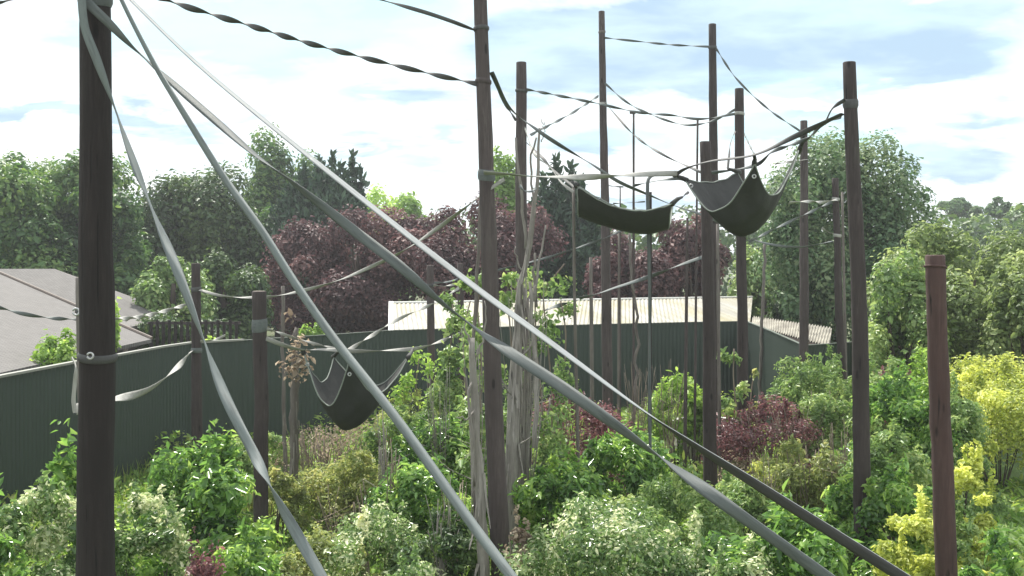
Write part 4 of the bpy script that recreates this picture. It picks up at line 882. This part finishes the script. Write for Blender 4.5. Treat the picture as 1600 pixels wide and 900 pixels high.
S('green shrub with pale tips right of the large speckled shrub', 'hazel', 1055, 742, 70, 14.2, 6000, .075)
S('lime green upright shrub in front of the fence left of the square topped pole', 'lime_green', 1058, 586, 36, 25, 2200, .14, spiky=.15)
S('small lime shrub tucked beside the first upright lime one', 'lime_green', 1086, 610, 20, 24.5, 900, .13)
S('speckled shrub at the bottom behind the foot of the square topped pole', 'variegated_glint', 1085, 820, 60, 11.6, 5000, .062, aspect=.5)
S('purple red shrub at the foot of the dark uneven topped pole', 'red_leaf', 1205, 626, 60, 21.5, 4200, .075, aspect=.5, stem='twig', nst=30)
S('dark red shrub left of the uneven topped pole', 'red_leaf', 1140, 672, 30, 25, 1800, .07, aspect=.5, stem='twig')
S('brown twiggy shrub right of the uneven topped pole base', 'dead_leaf', 1190, 712, 52, 20.5, 1300, .06, stem='twig', nst=60)
S('yellow green small shrub between the lower straps at the right', 'golden', 1188, 722, 24, 19.6, 900, .09)
S('tall grey green shrub in front of the end of the fence', 'hazel', 1262, 552, 44, 23.6, 3600, .10, nl=22)
S('loose leafy shrub left of the tall stout right pole', 'hazel', 1300, 600, 46, 21.5, 3600, .10, stem='twig', nst=20)
S('straggly olive shrub with grey twigs under the right hand straps', 'olive', 1262, 690, 62, 18, 4200, .09, stem='twig', nst=46)
S('glossy large leaved shrub at the bottom right between the two hose ends', 'laurel', 1225, 795, 84, 11.4, 4600, .12)
S('speckled low shrub beneath the twisting hose at the bottom right', 'variegated_glint', 1165, 840, 52, 10.9, 4000, .06, aspect=.5)
S('tall bright green shrub right of the tall stout pole', 'laurel', 1400, 592, 60, 18, 5200, .12)
S('sunlit green shrub in the middle right of the tall stout pole', 'hazel', 1390, 660, 50, 16.2, 4400, .09)
S('green shrub low between the stout pole and the reddish pole', 'laurel', 1402, 742, 52, 13.6, 4200, .10)
S('golden yellow shrub in front of the reddish pole foot', 'golden', 1434, 788, 46, 12.2, 5200, .065, aspect=.5)
S('large golden yellow shrub at the right edge', 'golden', 1562, 568, 82, 23.5, 13000, .10, aspect=.5, nl=30)
S('golden shrub directly right of the reddish pole', 'golden', 1508, 690, 34, 14.2, 3600, .075, aspect=.5)
S('low green shrub in the bottom right corner', 'laurel', 1560, 858, 60, 10.9, 3400, .09)
S('pale green shrub low at the right, beside the reddish pole', 'hazel', 1505, 800, 26, 12.4, 2200, .08)
S('dark red shrub under the airy tree, left of the reddish pole', 'red_leaf', 1398, 566, 40, 22, 2600, .07, aspect=.5)
S('bright green shrub behind the glossy one at the right hoses', 'laurel', 1322, 760, 44, 14.6, 3000, .11)

S('leafy shrub hiding the right fence, between slim pole and tall stout pole', 'hazel', 1300, 556, 40, 24.5, 3400, .10)
S('broad green shrub hiding the fence just right of the tall stout pole', 'hazel', 1385, 572, 60, 20.5, 5200, .10)
S('pale green shrub hiding the fence left of the reddish pole', 'lime_green', 1440, 560, 44, 19.4, 3800, .09)
S('green shrub behind the reddish pole under the pale bushy tree', 'hazel', 1495, 600, 44, 17.6, 3400, .09)
S('golden shrub tucked behind the large golden one at the right edge', 'golden', 1500, 610, 30, 21.5, 3600, .095, aspect=.5)
S('low leafy shrub in front of the middle fence, left of centre rods', 'hazel', 800, 640, 50, 22, 3000, .10)
S('soft green shrub in front of the left fence behind the small hammock', 'olive', 640, 616, 40, 24, 2600, .09)
S('low green shrub beneath the right hand hammock posts', 'hazel', 1150, 748, 46, 17, 3000, .09)
S('low green shrub hiding the foot of the fence between slender left pole and stout pole', 'hazel', 352, 690, 46, 20.5, 2600, .09)
S('soft green shrub at the fence foot left of the small hammock', 'hazel', 425, 680, 34, 22.5, 2000, .09)
S('leafy upright shrub in front of the two slim poles, above the grey dead trunk', 'hazel', 700, 590, 34, 22, 2600, .10)
# climbers
def climber(label, pts, D, kind, n, leaf, w, nm='climbing_plant'):
    q = [P(x, y, D) for x, y in pts]; low = q[-1].copy(); low[2] = -.05; path = catmull(q + [low], 24)
    root = empty(nm, low * [1, 1, 0], label, 'climber', 'climbing plants on the dead trees'); v, f = tube(path, .014, 6); mk('stem', v, f, 'twig', parent=root, smooth=True)
    k = max(3, len(pts) * 4); L = []
    for i in range(k):
        c = path[int(RNG.uniform(0, len(path) * .9))]; r = w / F * D * RNG.uniform(.5, 1.1); L.append((c + RNG.normal(0, r * .9, 3), (r * .75, r * .75, r * 1.0), 1))
    pos, nr, ti = crown_points(L, int(n * 1.5), .85, .05, .35, .8); pos = pos + RNG.normal(0, w / F * D * .35, pos.shape); V, Fc, tt = leaf_mesh(pos, nr, leaf, .6, .25, ti, axis=np.array([0, 0, -.2])); mk('foliage', V, Fc, kind, parent=root, tint=tt)
climber('leafy climber curving up to a bright tip right of the crooked dead tree', [(882, 412), (868, 430), (850, 455), (852, 500), (858, 560), (862, 620)], 17.5, 'hazel', 1020, .08, 20)
climber('yellow green climber covering the gap between leaning pole and crooked dead tree', [(795, 438), (792, 470), (796, 500), (800, 560)], 16.8, 'hazel', 720, .08, 15)
climber('climber wrapped round the thin stem left of the leaning pole', [(752, 445), (746, 480), (750, 520), (752, 600), (748, 680)], 16.4, 'hazel', 1300, .09, 15)
climber('leafy climber between the two slim poles in front of the cream roof', [(707, 475), (706, 520), (700, 580), (700, 650)], 22, 'hazel', 1300, .10, 15)
climber('thin leafy shoot beside the uneven topped pole in front of the fence', [(1147, 545), (1146, 590), (1150, 640)], 22, 'hazel', 420, .10, 10)
climber('small leafy shoot right of the uneven topped pole', [(1180, 575), (1174, 610), (1172, 650)], 22.5, 'olive', 260, .09, 8)
climber('tall leafy shoot climbing left of the tallest slim pole', [(836, 470), (838, 540), (846, 620), (850, 700)], 16.9, 'hazel', 600, .08, 12)

climber('bright leafy climber behind the leaning pole, above the grey dead trunk', [(735, 470), (728, 500), (724, 560), (730, 640)], 19.5, 'hazel', 600, .085, 15)
climber('leafy climber among the thin rods, right of the crooked dead tree', [(876, 470), (884, 520), (880, 590), (872, 660)], 18.6, 'hazel', 600, .08, 14)
climber('yellow green climber in front of the fence left of the slim poles', [(655, 560), (650, 600), (655, 650)], 24, 'lime_green', 700, .10, 16)
# bundles of bare twigs
def twigs(label, px, ytop, hw, yb, D, n, lean=0, rad=.010, mat='twig', spread=.3):
    b = P(px, yb, D); t = P(px, ytop, D); base = np.array([b[0], D, max(0, b[2] * .0)]); root_z = 0
    parts = []
    for i in range(n):
        x1 = RNG.normal(0, hw / F * D * .55); p0 = base + [RNG.normal(0, .06), RNG.normal(0, .08), -.05]
        p2 = np.array([b[0] + x1 + lean / F * D, D + RNG.normal(0, .2), t[2] * RNG.uniform(.72, 1)])
        p1 = np.array([b[0] + x1 * .25, D, b[2] * .9 + .1]); pts = catmull([p0, p1, (p1 + p2) / 2 + RNG.normal(0, .03, 3), p2], 9); parts.append(tube(pts, np.linspace(rad * RNG.uniform(.8, 1.6), rad * .35, 9), 5))
        if RNG.random() < .6:
            k = pts[5]; parts.append(tube([k, k + [RNG.normal(0, .12), 0, .15], k + [RNG.normal(0, .25), RNG.normal(0, .1), .35]], [rad * .6, rad * .4, rad * .2], 4))
    v, f = merge(parts); o = mk('bare_twigs', v, f, mat, loc=base, smooth=True); return tag(o, label, 'twigs', 'clumps of bare dead stems')
twigs('fan of fine grey twigs rising behind the vertical hose', 1000, 560, 34, 690, 22.5, 30, 10, .008)
twigs('bundle of bleached bare stems right of the small hammock', 612, 672, 16, 830, 15.4, 12, 0, .016)
twigs('bleached stems leaning left below the small hammock', 570, 745, 22, 835, 15, 7, -12, .016)
twigs('thin leaning dead stems low right of the slender stem', 520, 752, 24, 840, 16, 8, -14, .011)
twigs('grey twig tangle in front of the right fence end', 1240, 620, 40, 740, 20.8, 34, 10, .009)
twigs('dead twigs under the upper right strap', 1200, 705, 36, 800, 17, 22, -6, .009)
twigs('upright grey stems in the straggly shrub by the stout right pole', 1308, 650, 30, 800, 17.4, 24, 0, .009)
twigs('pale bare stems left of the grey dead trunk', 712, 715, 22, 850, 13.6, 12, 6, .012)
twigs('tangle of grey twigs below the dry wispy shrub', 480, 660, 34, 780, 21.5, 30, -6, .008)

twigs('tall tangle of bleached fine stems around the crooked dead tree', 818, 430, 26, 800, 16.2, 60, 4, .010, 'wood_pale')
twigs('pale fine stems crossing behind the grey dead trunk', 742, 480, 20, 800, 13.4, 14, -4, .009, 'wood_pale')
twigs('tall pale dead stems in front of the two slim poles', 690, 560, 26, 760, 18.5, 18, 0, .009, 'wood_pale')
twigs('upright bleached stems under the tip of the small hammock', 602, 640, 12, 820, 16.5, 12, -6, .015, 'wood_pale')
twigs('pale upright stems in the bushes right of the crooked dead tree', 880, 560, 26, 740, 19.8, 16, 0, .008)
twigs('thin grey shoots in front of the middle fence', 1045, 560, 40, 690, 24, 18, 0, .008)
twigs('bleached low stems in the bottom centre bushes', 690, 745, 26, 870, 12.6, 14, 5, .010, 'wood_pale')
m, T, p, o = new_mat('lawn_turf')
t = T.n('ShaderNodeTexCoord').outputs['Object']; a = T.noise(t, 1.5, 5, .6); b = T.noise(t, 30, 4, .7)
T.l(T.mix(b, T.mix(a, (.06, .12, .022), (.10, .17, .035)), (.13, .20, .05)), p.inputs['Base Color']); p.inputs['Roughness'].default_value = .9; bump(T, p, b, .8, .03); M['lawn'] = m
lv = np.array([(7.6, 14, .06), (15, 13, .06), (20, 30, .06), (9.5, 26.5, .06)]); lw = mk('lawn', lv, [(0, 1, 2, 3)], 'lawn', loc=(8, 14, .06)); lw['kind'] = 'structure'
# undergrowth: nobody could count it
n = 110000
yy = RNG.uniform(8.5, 36, n); xx = RNG.uniform(-1, 1, n) * (yy * .56 + 1); ok = (xx < 7.0 + np.maximum(0, 26 - yy) * 2) & (xx > -9.6 + (yy - 19) * .1)
xx, yy = xx[ok], yy[ok]; ph = np.sin(xx * 2.1) * np.cos(yy * 1.7) + np.sin(xx * .9 + yy * .8)
hh = .04 + np.clip(.34 + .26 * ph, .08, .9) * RNG.random(len(xx)) * np.where((xx > 7.5) & (yy > 14), .15, 1)
pos = np.stack([xx, yy, hh], 1); nr = RNG.normal(0, .5, (len(xx), 3)) + [0, -.15, .8]
V, Fc, tt = leaf_mesh(pos, nr, .13, .4, .2, np.clip(.45 + .25 * ph * .5 + RNG.normal(0, .15, len(xx)), 0, 1), axis=np.array([0, 0, .5]))
tag(mk('undergrowth', V, Fc, 'meadow', loc=(0, 18, 0), tint=tt), 'low green undergrowth of weeds and ivy covering the enclosure floor', 'undergrowth', kind='stuff')
n = 50000
yy = RNG.uniform(9, 34, n); xx = RNG.uniform(-1, 1, n) * (yy * .55 + 1); ok = (xx < 7.1 + np.maximum(0, 26 - yy) * 2) & (xx > -9.5 + (yy - 19) * .1); xx, yy = xx[ok], yy[ok]; k = len(xx)
b = np.stack([xx, yy, np.zeros(k)], 1); h = RNG.uniform(.15, .5, k) * np.where((xx > 7.5) & (yy > 14), .3, 1); ln = RNG.normal(0, .12, (k, 2)); w = np.stack([np.cos(RNG.uniform(0, 3.1, k)), np.sin(RNG.uniform(0, 3.1, k)), np.zeros(k)], 1) * .007
mid = b + np.c_[ln * .4, h * .6]; tp = b + np.c_[ln, h]
V = np.stack([b - w, b + w, mid + w * .8, tp, mid - w * .8], 1).reshape(-1, 3); Fc = np.arange(k)[:, None] * 5 + [0, 1, 2, 3, 4]
tag(mk('grass', V, Fc, 'meadow', loc=(0, 18, 0), tint=np.repeat(RNG.random(k), 5)), 'rough grass between the shrubs', 'grass', kind='stuff')

# ------------------------------------------------------------------ thin haze added to stand in for veiling lens glare
hm = bpy.data.materials.new('glare_haze'); hm.use_nodes = True; HT = NT(hm.node_tree)
pv = HT.n('ShaderNodeVolumePrincipled'); pv.inputs['Color'].default_value = (.92, .95, 1, 1); pv.inputs['Density'].default_value = .0008; pv.inputs['Anisotropy'].default_value = .35
ho = HT.n('ShaderNodeOutputMaterial'); HT.l(pv.outputs[0], ho.inputs['Volume']); M['haze'] = hm
hz_ = mk('haze', *box(-950, 950, -70, 2550, -1.2, 19), 'haze', loc=(0, 0, -1.2)); hz_['kind'] = 'stuff'; hz_['label'] = 'thin added haze over the enclosure standing in for lens glare'; hz_['category'] = 'haze'
cy.volume_bounces = 0
